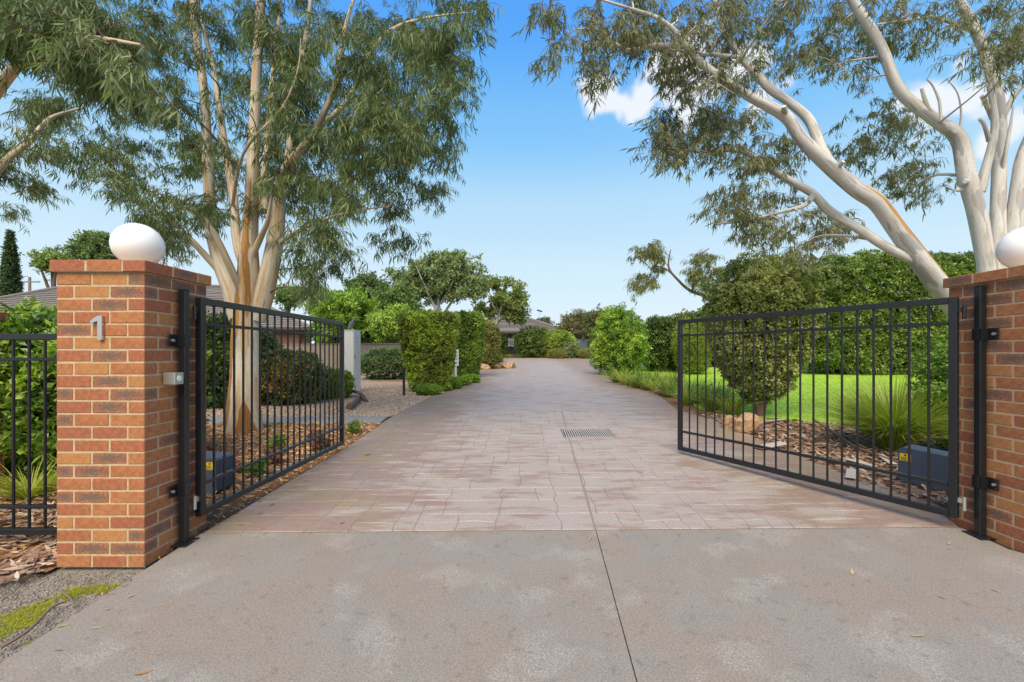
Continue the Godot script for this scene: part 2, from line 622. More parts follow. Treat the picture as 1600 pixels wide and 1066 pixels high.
# ---------- trees
# limbs: [points, radii] in world space; clumps: [centre, radius, sprigs]
func tree(called: String, label: String, base: Vector3, limbs: Array, clumps: Array, o: Dictionary) -> Node3D:
	var t := thing(called, label, "tree", base, o.get("group", ""))
	R.seed = o.get("seed", 5)
	var bark: Material = o.bark
	var tm := MB.new()
	var skel := []
	var srad := []
	var first := true
	var old := MB.new()
	for li in limbs.size():
		var l: Array = limbs[li]
		var s := smooth(l[0], l[1], o.get("seg", 5))
		var ph := rr(0, 9)
		tm.tube(s[0], s[1], o.get("sides", 12), true, o.get("lump", 0.06), ph)
		for st in o.get("stains", []):
			if st[0] == li: old.arc(s[0], s[1], st[1], st[2], st[3], st[4], o.get("lump", 0.06), ph)
		for i in s[0].size():
			skel.append(s[0][i]); srad.append(s[1][i])
	wpart("trunk", tm, bark, t)
	if old.v.size() > 0: wpart("old_bark", old, M.bark_stain, t)
	var bm := MB.new()
	var tr := [[], []]
	var cl := [[], []]
	var order := clumps.duplicate()
	order.sort_custom(func(a, b): return a[0].distance_squared_to(base) < b[0].distance_squared_to(base))
	var cols: Array = o.cols
	var droop: float = o.get("droop", 1.0)
	for c in order:
		var best := 0
		var bd := 1e9
		for i in skel.size():
			var dd: float = skel[i].distance_to(c[0])
			if skel[i].y > c[0].y: dd += (skel[i].y - c[0].y) * 1.2
			dd += maxf(0.0, 0.02 - srad[i]) * 10.0
			if dd < bd: bd = dd; best = i
		var a: Vector3 = skel[best]
		var b: Vector3 = c[0]
		var ln := a.distance_to(b)
		var r0: float = minf(srad[best] * 0.6, 0.01 + 0.012 * ln) * o.get("twig", 1.0)
		var sag := Vector3(rr(-0.15, 0.15), rr(0.05, 0.25), rr(-0.15, 0.15)) * ln
		var s := smooth([a, a.lerp(b, 0.35) + sag * 0.7 + rdir() * ln * 0.06, a.lerp(b, 0.7) + sag * 0.8 + rdir() * ln * 0.05, b], [r0, r0 * 0.75, r0 * 0.5, r0 * 0.3], 3)
		bm.tube(s[0], s[1], 5, false)
		for i in range(2, s[0].size()):
			skel.append(s[0][i]); srad.append(s[1][i])
		var k := 0
		var nt := int(c[1] / o.get("twigstep", 0.09)) + 2
		var tone := rr(0, 1)
		for q in nt:
			var e: Vector3 = b + (rdir() * o.get("shape", Vector3(1.05, 0.95, 1.05)) + Vector3(0, -0.12, 0)) * c[1] * pow(R.randf(), 0.4)
			var mid: Vector3 = b.lerp(e, 0.5) + Vector3(0, rr(0, 0.18), 0) * c[1]
			bm.tube(PackedVector3Array([b, mid, e]), PackedFloat32Array([r0 * 0.3, r0 * 0.22, r0 * 0.12]), 3, false)
			for j in int(ceil(float(c[2]) / nt)):
				var u := rr(0.25, 1.0)
				var at: Vector3 = (b.lerp(mid, u * 2.0) if u < 0.5 else mid.lerp(e, u * 2.0 - 1.0)) + rdir() * o.get("jit", 0.08)
				var bs := Basis(Vector3.UP, rr(0, TAU)) * Basis(Vector3(0, 0, 1), rr(-0.5, 0.5) / maxf(droop, 0.2)) * Basis(Vector3(1, 0, 0), rr(-0.5, 0.5))
				if droop < 0.4: bs = Basis(Quaternion(Vector3.UP, ((e - b).normalized() + rdir() * 0.8 + Vector3(0, 0.4, 0)).normalized())) * Basis(Vector3.UP, rr(0, TAU))
				bs = bs.scaled(Vector3.ONE * rr(0.75, 1.25) * o.get("size", 1.0))
				var w := k % 2
				tr[w].append(Transform3D(bs, at))
				cl[w].append(mixcol(cols, clampf(tone * 0.5 + rr(0.0, 0.5) + rr(-0.08, 0.08), 0, 1)) * FOL)
				k += 1
	if bm.v.size() > 0: wpart("branches", bm, o.get("twigbark", bark), t)
	for w in 2:
		if tr[w].size() > 0: scatter("crown", o.leaf[w], o.leafmat, tr[w], cl[w], t)
	return t

# clumps spread through a region of the view between two distances
func clumps_px(poly: Array, n: int, da: float, db: float, ra: float, rb: float, sprigs: int) -> Array:
	var out := []
	for p in inpoly(PackedVector2Array(poly), n):
		var r := rr(ra, rb)
		out.append([wp(p.x, p.y, rr(da, db)), r, int(sprigs * r / rb)])
	return out

# clumps on an ellipsoid crown
func clumps_ball(c: Vector3, s: Vector3, n: int, r: float, sprigs: int) -> Array:
	var out := []
	for k in n:
		var u := rdir() * pow(R.randf(), 0.4)
		if u.y < -0.6: u.y *= 0.6
		out.append([c + u * s, r * rr(0.7, 1.2), sprigs])
	return out

# leafy body: dense sprigs in the outer shell of a rounded box, stems inside
func shrub(called: String, label: String, cat: String, base: Vector3, s: Vector3, n: int, o: Dictionary) -> Node3D:
	var t := thing(called, label, cat, base, o.get("group", ""))
	t.rotation.y = o.get("turn", 0.0)
	R.seed = o.get("seed", int(absf(base.x * 131.0 + base.z * 17.0)) + 3)
	var ex: float = o.get("power", 2.4)
	var lift: float = o.get("lift", 0.0)
	var bot: float = o.get("bottom", 0.85)
	var top: float = o.get("top", 1.0)
	var rough: float = o.get("rough", 0.16)
	var cols: Array = o.cols
	var nz := noise(0.55 / maxf(0.35, s.length() * 0.16), R.randi() % 1000, 3)
	var tint := noise(0.9, R.randi() % 1000, 3)
	var sm := MB.new()
	var hb := s.y - lift
	var stems: int = o.get("stems", 5)
	var sr: float = o.get("stem_r", 0.022)
	for k in stems:
		var a := TAU * k / stems + rr(-0.3, 0.3)
		var e := Vector3(cos(a) * s.x * 0.34, s.y * rr(0.6, 0.88), sin(a) * s.z * 0.34)
		var st := Vector3(cos(a), 0, sin(a)) * minf(s.x, s.z) * 0.06
		if o.get("single", false): st *= 0.2
		var q := smooth([st + Vector3(0, -0.05, 0), st.lerp(e, 0.35) * Vector3(0.75, 1, 0.75), st.lerp(e, 0.7) + rdir() * s.x * 0.04, e], [sr, sr * 0.8, sr * 0.55, sr * 0.2], 3)
		sm.tube(q[0], q[1], 6, false)
		for j in 3:
			var f: Vector3 = q[0][3 + j * 2]
			var g := f + (Vector3(e.x, 0, e.z).normalized() * 0.6 + rdir() * 0.8 + Vector3(0, 0.5, 0)).normalized() * minf(s.x, s.z) * 0.3
			sm.tube(PackedVector3Array([f, f.lerp(g, 0.5) + rdir() * 0.04, g]), PackedFloat32Array([sr * 0.4, sr * 0.3, sr * 0.12]), 4, false)
	part("stems", sm.mesh(), o.get("bark", M.twig), t)
	var tr := [[], []]
	var cl := [[], []]
	var gap: float = o.get("gap", 0.0)
	for i in n:
		var u := rdir()
		var k := 1.0 / pow(pow(absf(u.x), ex) + pow(absf(u.y), ex) + pow(absf(u.z), ex), 1.0 / ex)
		var sh := u * k
		var big := nz.get_noise_3dv(Vector3(sh.x * s.x, sh.y * hb, sh.z * s.z) * 2.2)
		if gap > 0.0 and big < -0.25 + gap * 0.25 and R.randf() < gap: continue
		# place only: how far out along its direction the sprig sits
		var reach: float = 1.0 - pow(R.randf(), 1.7) * o.get("shell", 0.42)
		sh *= reach * (1.0 + big * rough)
		var yy := (sh.y * 0.5 + 0.5)
		var w := lerpf(bot, top, clampf(yy, 0, 1))
		var at := Vector3(sh.x * s.x * 0.5 * w, lift + yy * hb, sh.z * s.z * 0.5 * w)
		at.y = maxf(at.y, 0.03)
		var nn := (Vector3(sh.x / s.x, sh.y / hb, sh.z / s.z).normalized() + rdir() * 0.7 + Vector3(0, o.get("up", 0.25), 0)).normalized()
		var bs := Basis(Quaternion(Vector3.UP, nn)) * Basis(Vector3.UP, rr(0, TAU))
		var wh := i % 2
		tr[wh].append(Transform3D(bs.scaled(Vector3.ONE * rr(0.75, 1.3) * o.get("size", 1.0)), at))
		# leaf colour: natural patches and chance, the same inside and outside the bush
		cl[wh].append(mixcol(cols, clampf(0.5 + tint.get_noise_3dv(at) * 0.8 + rr(-0.4, 0.4), 0, 1)) * FOL)
	for w in 2:
		var sc := scatter("foliage", o.leaf[w], o.leafmat, tr[w], cl[w], t)
		sc.position = Vector3.ZERO
	return t

func clump(called: String, label: String, cat: String, at: Vector3, m: Mesh, mt: Material, scale: Vector3, col: Color, group := "") -> MeshInstance3D:
	var o := MeshInstance3D.new()
	o.name = numbered(called)
	o.mesh = m
	o.material_override = mt
	add_child(o)
	o.position = at
	o.rotation.y = rr(0, TAU)
	o.scale = scale
	o.set_meta("label", label)
	o.set_meta("category", cat)
	if group: o.set_meta("group", group)
	return o

func _ready() -> void:
	R.seed = 11
	N1 = noise(0.9, 3, 3)
	# camera: level, lens shifted so that verticals stay upright
	var cam := Camera3D.new()
	cam.projection = Camera3D.PROJECTION_FRUSTUM
	cam.near = 0.1
	cam.far = 600.0
	cam.size = 0.1 * 1066.0 / F
	cam.frustum_offset = Vector2((800.0 - CX) / F, (CY - 533.0) / F) * 0.1
	cam.position = Vector3(0, EYE, 0)
	cam.current = true
	add_child(cam)
	# sky
	var we := WorldEnvironment.new()
	var env := Environment.new()
	env.background_mode = Environment.BG_SKY
	var sky := Sky.new()
	var pm := PanoramaSkyMaterial.new()
	pm.panorama = make_sky()
	sky.sky_material = pm
	env.sky = sky
	env.tonemap_mode = Environment.TONE_MAPPER_LINEAR
	env.tonemap_exposure = EXPO
	env.sdfgi_enabled = true
	env.ssao_enabled = true
	env.ssil_enabled = true
	we.environment = env
	add_child(we)
	# sun: high, softened by thin cloud, from behind the camera and to its right
	var sun := DirectionalLight3D.new()
	sun.light_energy = 1.38
	sun.light_angular_distance = 48.0
	sun.light_color = Color(1.0, 0.935, 0.82)
	sun.shadow_enabled = true
	add_child(sun)
	sun.look_at_from_position(Vector3.ZERO, -Vector3(-0.12, 0.95, 0.78), Vector3.UP)
	make_materials()
	print("materials")
	make_ground()
	print("ground")
	make_pillars()
	make_gates()
	print("gates")
	make_houses()
	print("houses")
	make_trees()
	print("trees")
	make_garden()
	print("garden")
	make_details()

# ---------- materials
func make_materials() -> void:
	var fine := ntex(0.09, 5, [c8(196, 196, 196), c8(255, 255, 255)], 256, 3)
	# grey concrete of the crossover: cloudy grey-brown, pale scuffed blotches, fine pits
	var con := StandardMaterial3D.new()
	con.albedo_texture = painted(1024, 1024, [noise(0.006, 1, 5), noise(0.02, 2, 4), noise(0.7, 3, 2), noise(0.009, 4, 5), noise(0.05, 9, 4)], func(_u, _v, q):
		var c := c8(150, 144, 137).lerp(c8(152, 141, 131), smoothstep(0.35, 0.68, q[0]))
		c = c.lerp(c8(139, 135, 129), smoothstep(0.5, 0.75, q[1]) * 0.3)
		c = c.lerp(c8(176, 173, 168), smoothstep(0.55, 0.72, q[3]) * smoothstep(0.35, 0.7, q[2]) * 0.75)
		c = c.lerp(c8(118, 111, 102), smoothstep(0.66, 0.8, q[4]) * 0.4)
		return c * (0.9 + 0.2 * q[2]))
	con.uv1_scale = Vector3(1.5, 1.5, 1)
	con.roughness = 0.82
	relief(con, con.albedo_texture, 0.3)
	grain(con, fine, 3.2)
	M.concrete = con
	# stamped concrete: red-brown colour hardener worn through to pale grey in the wheel tracks
	var stp := StandardMaterial3D.new()
	stp.albedo_texture = painted(1024, 1024, [noise(0.008, 21, 5), [noise(0.05, 22, 6), 4], noise(0.4, 23, 2), [noise(0.016, 24, 5), 2], noise(0.007, 26, 3), [noise(0.12, 27, 4), 3]], func(u, v, q):
		var x: float = u * 8.0 - 4.0
		var lane := smoothstep(-2.1, -0.6, x) * (1.0 - smoothstep(2.0, 3.2, x))
		var c := c8(155, 132, 121).lerp(c8(165, 143, 132), q[0])
		c = c.lerp(c8(160, 141, 116), smoothstep(0.4, 0.66, q[4]) * (1.0 - lane * 0.7))
		var worn := smoothstep(0.4, 0.6, q[1] * 0.36 + q[3] * 0.4 + q[5] * 0.24 + (lane - 0.66) * 0.2)
		c = c.lerp(c8(190, 182, 178), worn * (0.45 + 0.4 * q[2]))
		c = c.lerp(c8(150, 118, 107), smoothstep(0.56, 0.7, q[5]) * (1.0 - worn) * 0.45)
		return c * (0.92 + 0.16 * q[2]))
	stp.uv1_offset = Vector3(0.5, -0.4, 0)
	stp.roughness = 0.55
	relief(stp, stp.albedo_texture, 0.25)
	grain(stp, fine, 4.0)
	M.stamped = stp
	var groutm := mat(0.22, 0.18, 0.15, 0.95)
	M.grout = groutm
	M.farcon = stp
	var slab := mat(0.32, 0.31, 0.295, 0.85)
	grain(slab, fine, 2.0)
	M.slab = slab
	# soil with grey grit and moss
	var so := StandardMaterial3D.new()
	so.albedo_texture = painted(512, 512, [noise(0.02, 41, 5), noise(0.35, 42, 3), noise(0.016, 43, 5), noise(0.12, 44, 3)], func(_u, _v, q):
		var c := c8(112, 107, 98).lerp(c8(150, 142, 130), q[1])
		c = c.lerp(c8(92, 76, 58), smoothstep(0.5, 0.7, q[0]) * 0.5)
		return c * (0.7 + 0.5 * q[3]))
	so.uv1_triplanar = true
	so.uv1_world_triplanar = true
	so.uv1_scale = Vector3.ONE * 0.4
	so.roughness = 0.95
	relief(so, so.albedo_texture, 1.2)
	M.soil = so
	var mu := StandardMaterial3D.new()
	mu.albedo_texture = painted(512, 512, [noise(0.03, 51, 4), noise(0.25, 52, 3), noise(0.1, 53, 4)], func(_u, _v, q):
		return c8(104, 72, 46).lerp(c8(172, 126, 82), smoothstep(0.3, 0.75, q[1])) * (0.65 + 0.6 * q[2]))
	mu.uv1_triplanar = true
	mu.uv1_world_triplanar = true
	mu.uv1_scale = Vector3.ONE * 0.6
	mu.roughness = 0.95
	relief(mu, mu.albedo_texture, 1.5)
	M.mulch = mu
	var gv := StandardMaterial3D.new()
	gv.albedo_texture = painted(512, 512, [noise(0.03, 61, 4), noise(0.22, 62, 3), noise(0.4, 63, 2)], func(_u, _v, q):
		return c8(150, 116, 90).lerp(c8(206, 176, 148), q[1]) * (0.7 + 0.5 * q[2]))
	gv.uv1_triplanar = true
	gv.uv1_world_triplanar = true
	gv.uv1_scale = Vector3.ONE * 0.35
	gv.roughness = 0.95
	M.gravel = gv
	var lw := StandardMaterial3D.new()
	lw.albedo_texture = ntex(0.02, 71, [c8(132, 170, 34), c8(148, 188, 40), c8(162, 192, 60)], 512, 5)
	lw.uv1_triplanar = true
	lw.uv1_world_triplanar = true
	lw.uv1_scale = Vector3.ONE * 0.2
	lw.roughness = 0.95
	M.lawn = lw
	# bricks: orange-brown to red-brown, fire-flashed dark blotches on some
	M.brick = []
	var tones := [[c8(160, 102, 66), c8(174, 118, 74)], [c8(150, 90, 62), c8(166, 104, 70)], [c8(146, 86, 62), c8(160, 96, 68)], [c8(168, 114, 68), c8(178, 126, 78)], [c8(156, 96, 62), c8(172, 112, 72)], [c8(148, 92, 66), c8(168, 110, 74)], [c8(152, 96, 66), c8(170, 108, 72)]]
	for k in 7:
		var bt := StandardMaterial3D.new()
		var dark := k >= 5
		var a: Color = tones[k][0]
		var b: Color = tones[k][1]
		bt.albedo_texture = painted(192, 64, [noise(0.02, 81 + k, 4), noise(0.3, 82 + k, 2), noise(0.06, 83 + k, 4), noise(0.5, 84 + k, 1)], func(u, v, q):
			var c := a.lerp(b, smoothstep(0.3, 0.7, q[0]))
			c = c.lerp(c8(196, 146, 92), smoothstep(0.62, 0.8, q[2]) * 0.5)
			if dark:
				var e: float = 1.0 - Vector2((u - 0.5) / 0.5, (v - 0.5) / 0.46).length() + (q[2] - 0.5) * 2.6
				c = c.lerp(c8(78, 69, 65).lerp(c8(122, 106, 95), q[1]), smoothstep(0.05, 0.4, e) * 0.9)
			c = c.lerp(c8(84, 56, 44), smoothstep(0.74, 0.84, q[3]) * 0.7)
			return c * (0.78 + 0.4 * q[1]))
		bt.roughness = 0.9
		relief(bt, bt.albedo_texture, 0.25)
		M.brick.append(bt)
	var mo := mat(0.54, 0.43, 0.27, 0.95)
	mo.albedo_texture = ntex(0.15, 91, [c8(215, 215, 215), c8(255, 255, 255)], 128, 3)
	mo.uv1_triplanar = true
	M.mortar = mo
	# black powder-coated steel
	var bs := mat(0.011, 0.0125, 0.015, 0.34)
	bs.roughness_texture = ntex(0.05, 95, [Color(0.75, 0.75, 0.75), Color.WHITE], 128, 4)
	bs.uv1_triplanar = true
	M.steel = bs
	M.zinc = mat(0.55, 0.55, 0.53, 0.35, 0.8)
	M.alu = mat(0.62, 0.63, 0.64, 0.28, 0.9)
	M.white = mat(0.74, 0.73, 0.69, 0.45)
	M.cabinet = mat(0.8, 0.8, 0.78, 0.5)
	M.slate = mat(0.055, 0.078, 0.115, 0.5)
	M.yellow = mat(0.75, 0.52, 0.03, 0.5)
	M.plastic_black = mat(0.015, 0.015, 0.016, 0.5)
	var op := mat(0.86, 0.86, 0.85, 0.18)
	op.subsurf_scatter_enabled = true
	op.subsurf_scatter_strength = 0.1
	M.opal = op
	M.twig = mat(0.11, 0.075, 0.05, 0.9)
	# barks
	M.bark_left = bark([c8(196, 184, 164), c8(212, 204, 190), c8(172, 162, 148), c8(192, 152, 102), c8(158, 118, 80)], 3)
	M.bark_white = bark([c8(196, 195, 191), c8(212, 211, 208), c8(156, 156, 158), c8(190, 182, 166), c8(170, 162, 150)], 8, 0.15, 0.045)
	M.bark_stain = bark([c8(176, 128, 66), c8(190, 146, 84), c8(150, 104, 54), c8(132, 84, 44), c8(196, 162, 108)], 13)
	M.bark_brown = mat(0.14, 0.10, 0.07, 0.9)
	M.bark_twig = mat(0.17, 0.12, 0.085, 0.85)
	# leaves
	M.leaf_gum = leafmat(Color(0.8, 0.85, 0.55))
	M.leaf_gum.rim_enabled = false
	M.leaf = leafmat(Color(0.8, 0.87, 0.42))
	M.leaf_gloss = leafmat(Color(0.72, 0.8, 0.35), 0.38)
	M.strap = tinted(Color(0.75, 0.85, 0.35), 0.23, 0.32, 0.05)
	M.strap_yellow = tinted(Color(0.78, 0.85, 0.35), 0.44, 0.5, 0.09)
	M.strap_dark = tinted(Color(0.7, 0.8, 0.35), 0.13, 0.2, 0.05)
	M.strap_rush = tinted(Color(0.78, 0.85, 0.42), 0.33, 0.42, 0.09)
	M.litter = leafmat(Color(0.1, 0.06, 0.02), 0.8)
	M.chip = leafmat(Color(0, 0, 0), 0.9)
	M.chip.backlight_enabled = false
	var rk := StandardMaterial3D.new()
	rk.albedo_texture = ntex(0.02, 97, [c8(104, 82, 64), c8(150, 116, 86), c8(178, 152, 122), c8(128, 102, 80)], 256, 5)
	rk.uv1_triplanar = true
	rk.uv1_scale = Vector3.ONE * 1.6
	rk.roughness = 0.9
	relief(rk, rk.albedo_texture, 1.0)
	M.rock = rk
	var tb := StandardMaterial3D.new()
	tb.albedo_texture = ntex(0.03, 98, [c8(112, 102, 92), c8(140, 130, 118), c8(120, 108, 96)], 256, 5)
	tb.uv1_triplanar = true
	tb.uv1_world_triplanar = true
	tb.uv1_scale = Vector3(3, 0.3, 3)
	tb.roughness = 0.95
	M.timber = tb
	var td := tb.duplicate()
	td.albedo_color = lin(0.32, 0.33, 0.36)
	M.timber_dark = td
	var rt := StandardMaterial3D.new()
	rt.albedo_texture = ntex(0.04, 99, [c8(98, 92, 89), c8(124, 117, 112), c8(108, 101, 97)], 256, 4)
	rt.uv1_triplanar = true
	rt.uv1_world_triplanar = true
	rt.uv1_scale = Vector3.ONE * 0.5
	rt.roughness = 0.9
	M.tile = rt
	M.wallbrick = mat(0.17, 0.085, 0.058, 0.9)
	M.fascia = mat(0.06, 0.045, 0.038, 0.6)
	M.blue = mat(0.075, 0.10, 0.135, 0.8)
	# leaf shapes
	MESH.gum = [gum_sprig(101, 12, 0.125, 0.0145), gum_sprig(102, 11, 0.14, 0.015)]
	MESH.gum_short = [gum_sprig(103, 10, 0.115, 0.015), gum_sprig(104, 9, 0.125, 0.016)]
	MESH.far = [leaf_sprig(105, 16, 0.17, 0.075, 1.6), leaf_sprig(106, 14, 0.2, 0.08, 1.6)]
	MESH.hedge = [leaf_sprig(107, 13, 0.062, 0.028, 1.3), leaf_sprig(108, 12, 0.055, 0.03, 1.4)]
	MESH.broad = [leaf_sprig(109, 12, 0.095, 0.042, 1.3), leaf_sprig(110, 11, 0.085, 0.04, 1.4)]
	MESH.fine = [leaf_sprig(111, 18, 0.07, 0.012, 1.1), leaf_sprig(112, 16, 0.08, 0.013, 1.1)]
	MESH.flower = leaf_sprig(113, 5, 0.022, 0.022, 1.8)
	MESH.straps = []
	for k in 5: MESH.straps.append(strap_clump(120 + k, 170, 0.6, 0.013, 0.85, 1.1))
	MESH.lomandra = strap_clump(130, 2600, 1.15, 0.008, 0.72, 1.35)
	MESH.tuft = strap_clump(131, 7, 0.07, 0.005, 0.8, 0.8)
	MESH.litter = [litter_mesh(140), litter_mesh(141)]
	MESH.chip = chip_mesh(142)
	MESH.pebble = pebble_mesh(143)

func tinted(back: Color, r: float, g: float, b: float) -> StandardMaterial3D:
	var m := leafmat(back)
	m.albedo_color = lin(r, g, b)
	return m

# smooth gum bark: pale sheets, grey patches, streaks of tan where strips have peeled
func bark(c: Array, sd: int, along := 0.06, crisp := 0.1) -> StandardMaterial3D:
	var m := StandardMaterial3D.new()
	m.albedo_texture = painted(256, 512, [noise(0.02, sd, 4), noise(0.012, sd + 1, 4), noise(0.05, sd + 2, 4), noise(0.3, sd + 3, 2), noise(0.016, sd + 5, 4)], func(u, v, q):
		var k: Color = c[0].lerp(c[1], q[0])
		k = k.lerp(c[2], smoothstep(0.53, 0.53 + crisp, q[1]) * 0.8)
		k = k.lerp(c[3], smoothstep(0.53, 0.66, q[4]) * 0.62)
		k = k.lerp(c[4], smoothstep(0.66, 0.74, q[2]) * 0.55)
		return k * (0.92 + 0.14 * q[3]))
	m.uv1_scale = Vector3(1, along, 1)
	m.roughness = 0.75
	relief(m, m.albedo_texture, 0.8)
	return m

# ---------- ground, drive, beds
var grate := Rect2(0.62, 6.78, 0.78, 0.66)
var drive := PackedVector2Array()

func jx(d: float) -> float:      # the long joint of the drive runs slightly askew
	return 0.42 + 0.0395 * d

func make_ground() -> void:
	# terrain
	var mb := MB.new()
	var xs := [-300.0, -120.0, -60.0, -30.0, -15.0, -8.0, -4.0, -2.0, 0.0, 2.0, 4.0, 8.0, 15.0, 30.0, 60.0, 120.0, 300.0]
	var ds := [-60.0, -10.0, -1.0, 0.0, 1.0, 2.0, 3.45, 6.0, 9.0, 12.0, 16.0, 20.0, 28.0, 36.0, 46.0, 80.0, 150.0, 400.0]
	for i in xs.size() - 1:
		for j in ds.size() - 1:
			mb.quad(onG(xs[i], ds[j], -0.05), onG(xs[i + 1], ds[j], -0.05), onG(xs[i + 1], ds[j + 1], -0.05), onG(xs[i], ds[j + 1], -0.05), Vector3.UP)
	struct("ground", mb.mesh(), M.soil)
	# crossover: two slabs with an open joint
	var ap := thing_struct("driveway_crossover")
	for s in [-1, 1]:
		var poly := PackedVector2Array()
		if s < 0: poly = PackedVector2Array([Vector2(-2.42, -6), Vector2(jx(-6) - 0.0032, -6), Vector2(jx(3.44) - 0.0032, 3.44), Vector2(-2.48, 3.44), Vector2(-2.46, 2.0)])
		else: poly = PackedVector2Array([Vector2(jx(-6) + 0.0032, -6), Vector2(4.6, -6), Vector2(3.7, 2.6), Vector2(3.36, 3.1), Vector2(3.36, 3.44), Vector2(jx(3.44) + 0.0032, 3.44)])
		part("slab", sheet(poly, 0.0, 0.12), M.concrete, ap)
	# stamped drive
	var dr := thing_struct("stamped_driveway")
	var e: Array = [Vector2(-2.48, 3.46), Vector2(-2.46, 6.3), Vector2(-2.56, 8.2), Vector2(-2.62, 9.35)]
	var f: Array = [Vector2(3.22, 9.35), Vector2(3.5, 7.9), Vector2(3.45, 6.2), Vector2(3.5, 4.6), Vector2(3.62, 3.9), Vector2(3.44, 3.62), Vector2(3.36, 3.46)]
	drive = PackedVector2Array(e + f)
	var gr := PackedVector2Array([grate.position, grate.position + Vector2(grate.size.x, 0), grate.end, grate.position + Vector2(0, grate.size.y)])
	part("slab", sheet(drive, -0.0045, 0.12, [grate.position.y, grate.end.y], gr), M.grout, dr)
	stones(dr, e, f, gr)
	# far drive with its branch to the neighbouring units
	var far := PackedVector2Array([Vector2(-2.62, 9.37), gp(640, 637), gp(672, 620), gp(706, 609), gp(745, 597), Vector2(-5.0, 16.6), Vector2(-14, 17.2), Vector2(-14, 21.5), Vector2(-6.0, 21.0), Vector2(-4.4, 24), Vector2(-3.6, 31), Vector2(-14, 34), Vector2(-14, 40), Vector2(8, 40.0), Vector2(7.5, 34), Vector2(4.6, 28), gp(935, 578), gp(964, 597), gp(985, 605), gp(1026, 615), Vector2(3.22, 9.37)])
	var fs := struct("driveway", sheet(far, 0.0, 0.1, [], PackedVector2Array(), 2.0), M.farcon)
	# mulch, path, gravel, lawn
	var ml := PackedVector2Array([Vector2(-9, 2.9), Vector2(-3.14, 2.95), Vector2(-3.14, 3.6), Vector2(-2.50, 3.6), Vector2(-2.48, 6.3), Vector2(-2.58, 8.25), Vector2(-14, 8.25), Vector2(-14, 2.9)])
	struct("mulch_bed", sheet(ml, -0.025), M.mulch)
	var pa := PackedVector2Array([Vector2(-2.62, 8.22), Vector2(-2.68, 8.85), Vector2(-14, 8.95), Vector2(-14, 8.25)])
	struct("path", sheet(pa, 0.0, 0.1), M.slab)
	var gl := PackedVector2Array([Vector2(-2.66, 8.9), gp(638, 638), gp(671, 621), gp(704, 610), gp(743, 598), Vector2(-5.0, 16.7), Vector2(-14, 17.3), Vector2(-14, 8.98)])
	struct("gravel_bed", sheet(gl, -0.02), M.gravel)
	var mr := PackedVector2Array([Vector2(3.52, 3.4), Vector2(3.6, 3.9), Vector2(3.46, 4.6), Vector2(3.42, 6.2), Vector2(3.46, 7.9), Vector2(3.2, 9.4), gp(1026, 616), gp(985, 606), gp(964, 598), gp(937, 580), Vector2(6.0, 24), Vector2(6, 12), Vector2(14, 6), Vector2(14, 3.4)])
	struct("mulch_bed", sheet(mr, -0.02), M.mulch)
	var lp := PackedVector2Array([Vector2(3.75, 9.5), Vector2(4.6, 8.2), Vector2(5.6, 7.6), Vector2(7.4, 7.5), Vector2(12, 8.2), Vector2(26, 9), Vector2(26, 25), Vector2(4.4, 25), Vector2(4.6, 16), Vector2(4.1, 12)])
	struct("lawn", sheet(lp, 0.005, 0.1), M.lawn)
	var fb := PackedVector2Array([Vector2(-16, 40.02), Vector2(9, 40.02), Vector2(9, 45), Vector2(-16, 45)])
	struct("far_bed", sheet(fb, -0.02, 0.0, [], PackedVector2Array(), 2.0), M.mulch)
	# loose matter
	var cg := [Color(0.62, 0.38, 0.15), Color(0.46, 0.25, 0.095), Color(0.68, 0.5, 0.26), Color(0.3, 0.15, 0.07)]
	var cr := [Color(0.36, 0.2, 0.13), Color(0.22, 0.12, 0.08), Color(0.46, 0.35, 0.26), Color(0.16, 0.09, 0.065), Color(0.56, 0.48, 0.39)]
	R.seed = 900
	litter("leaf_litter", "golden brown bark chips and fallen leaves under the gum beside the gate", PackedVector2Array([Vector2(-7.5, 3.2), Vector2(-3.14, 3.1), Vector2(-3.14, 3.6), Vector2(-2.50, 3.6), Vector2(-2.48, 6.3), Vector2(-2.58, 8.25), Vector2(-9, 8.25)]), 13000, cg, -0.025, 0.045, 0.10)
	litter("leaf_litter", "reddish brown bark strips and dry leaves beneath the black rail fence", PackedVector2Array([Vector2(-5.2, 2.75), Vector2(-3.16, 2.8), Vector2(-3.16, 4.2), Vector2(-6, 4.4)]), 2600, cr, -0.03, 0.06, 0.16)
	litter("leaf_litter", "grey brown bark strips and dry leaves beneath the white gum", PackedVector2Array([Vector2(3.52, 3.5), Vector2(3.6, 3.9), Vector2(3.46, 4.6), Vector2(3.42, 6.2), Vector2(3.46, 7.9), Vector2(3.3, 9.2), Vector2(4.3, 8.4), Vector2(5.6, 7.7), Vector2(8, 7.6), Vector2(8, 3.5)]), 9000, cr, -0.02, 0.05, 0.17)
	pebbles("pebbles", "tan pebble gravel spread behind the white cabinet and trimmed shrub", PackedVector2Array([Vector2(-2.66, 8.95), gp(638, 638), gp(671, 621), gp(704, 610), Vector2(-2.4, 15.6), Vector2(-8, 15.8), Vector2(-9, 9.0)]), 26000, [Color(0.5, 0.38, 0.28), Color(0.36, 0.25, 0.17), Color(0.62, 0.52, 0.42), Color(0.42, 0.3, 0.22)], -0.02, 0.025, 0.055)
	pebbles("grit", "dark grey grit on the verge before the brick pillar", PackedVector2Array([Vector2(-4.4, 1.5), Vector2(-2.44, 1.5), Vector2(-2.47, 3.0), Vector2(-4.4, 2.9)]), 9000, [Color(0.22, 0.21, 0.2), Color(0.33, 0.31, 0.285), Color(0.15, 0.145, 0.135), Color(0.28, 0.24, 0.2)], -0.05, 0.006, 0.018)
	# lawn
	R.seed = 901
	var tr := []
	var cl := []
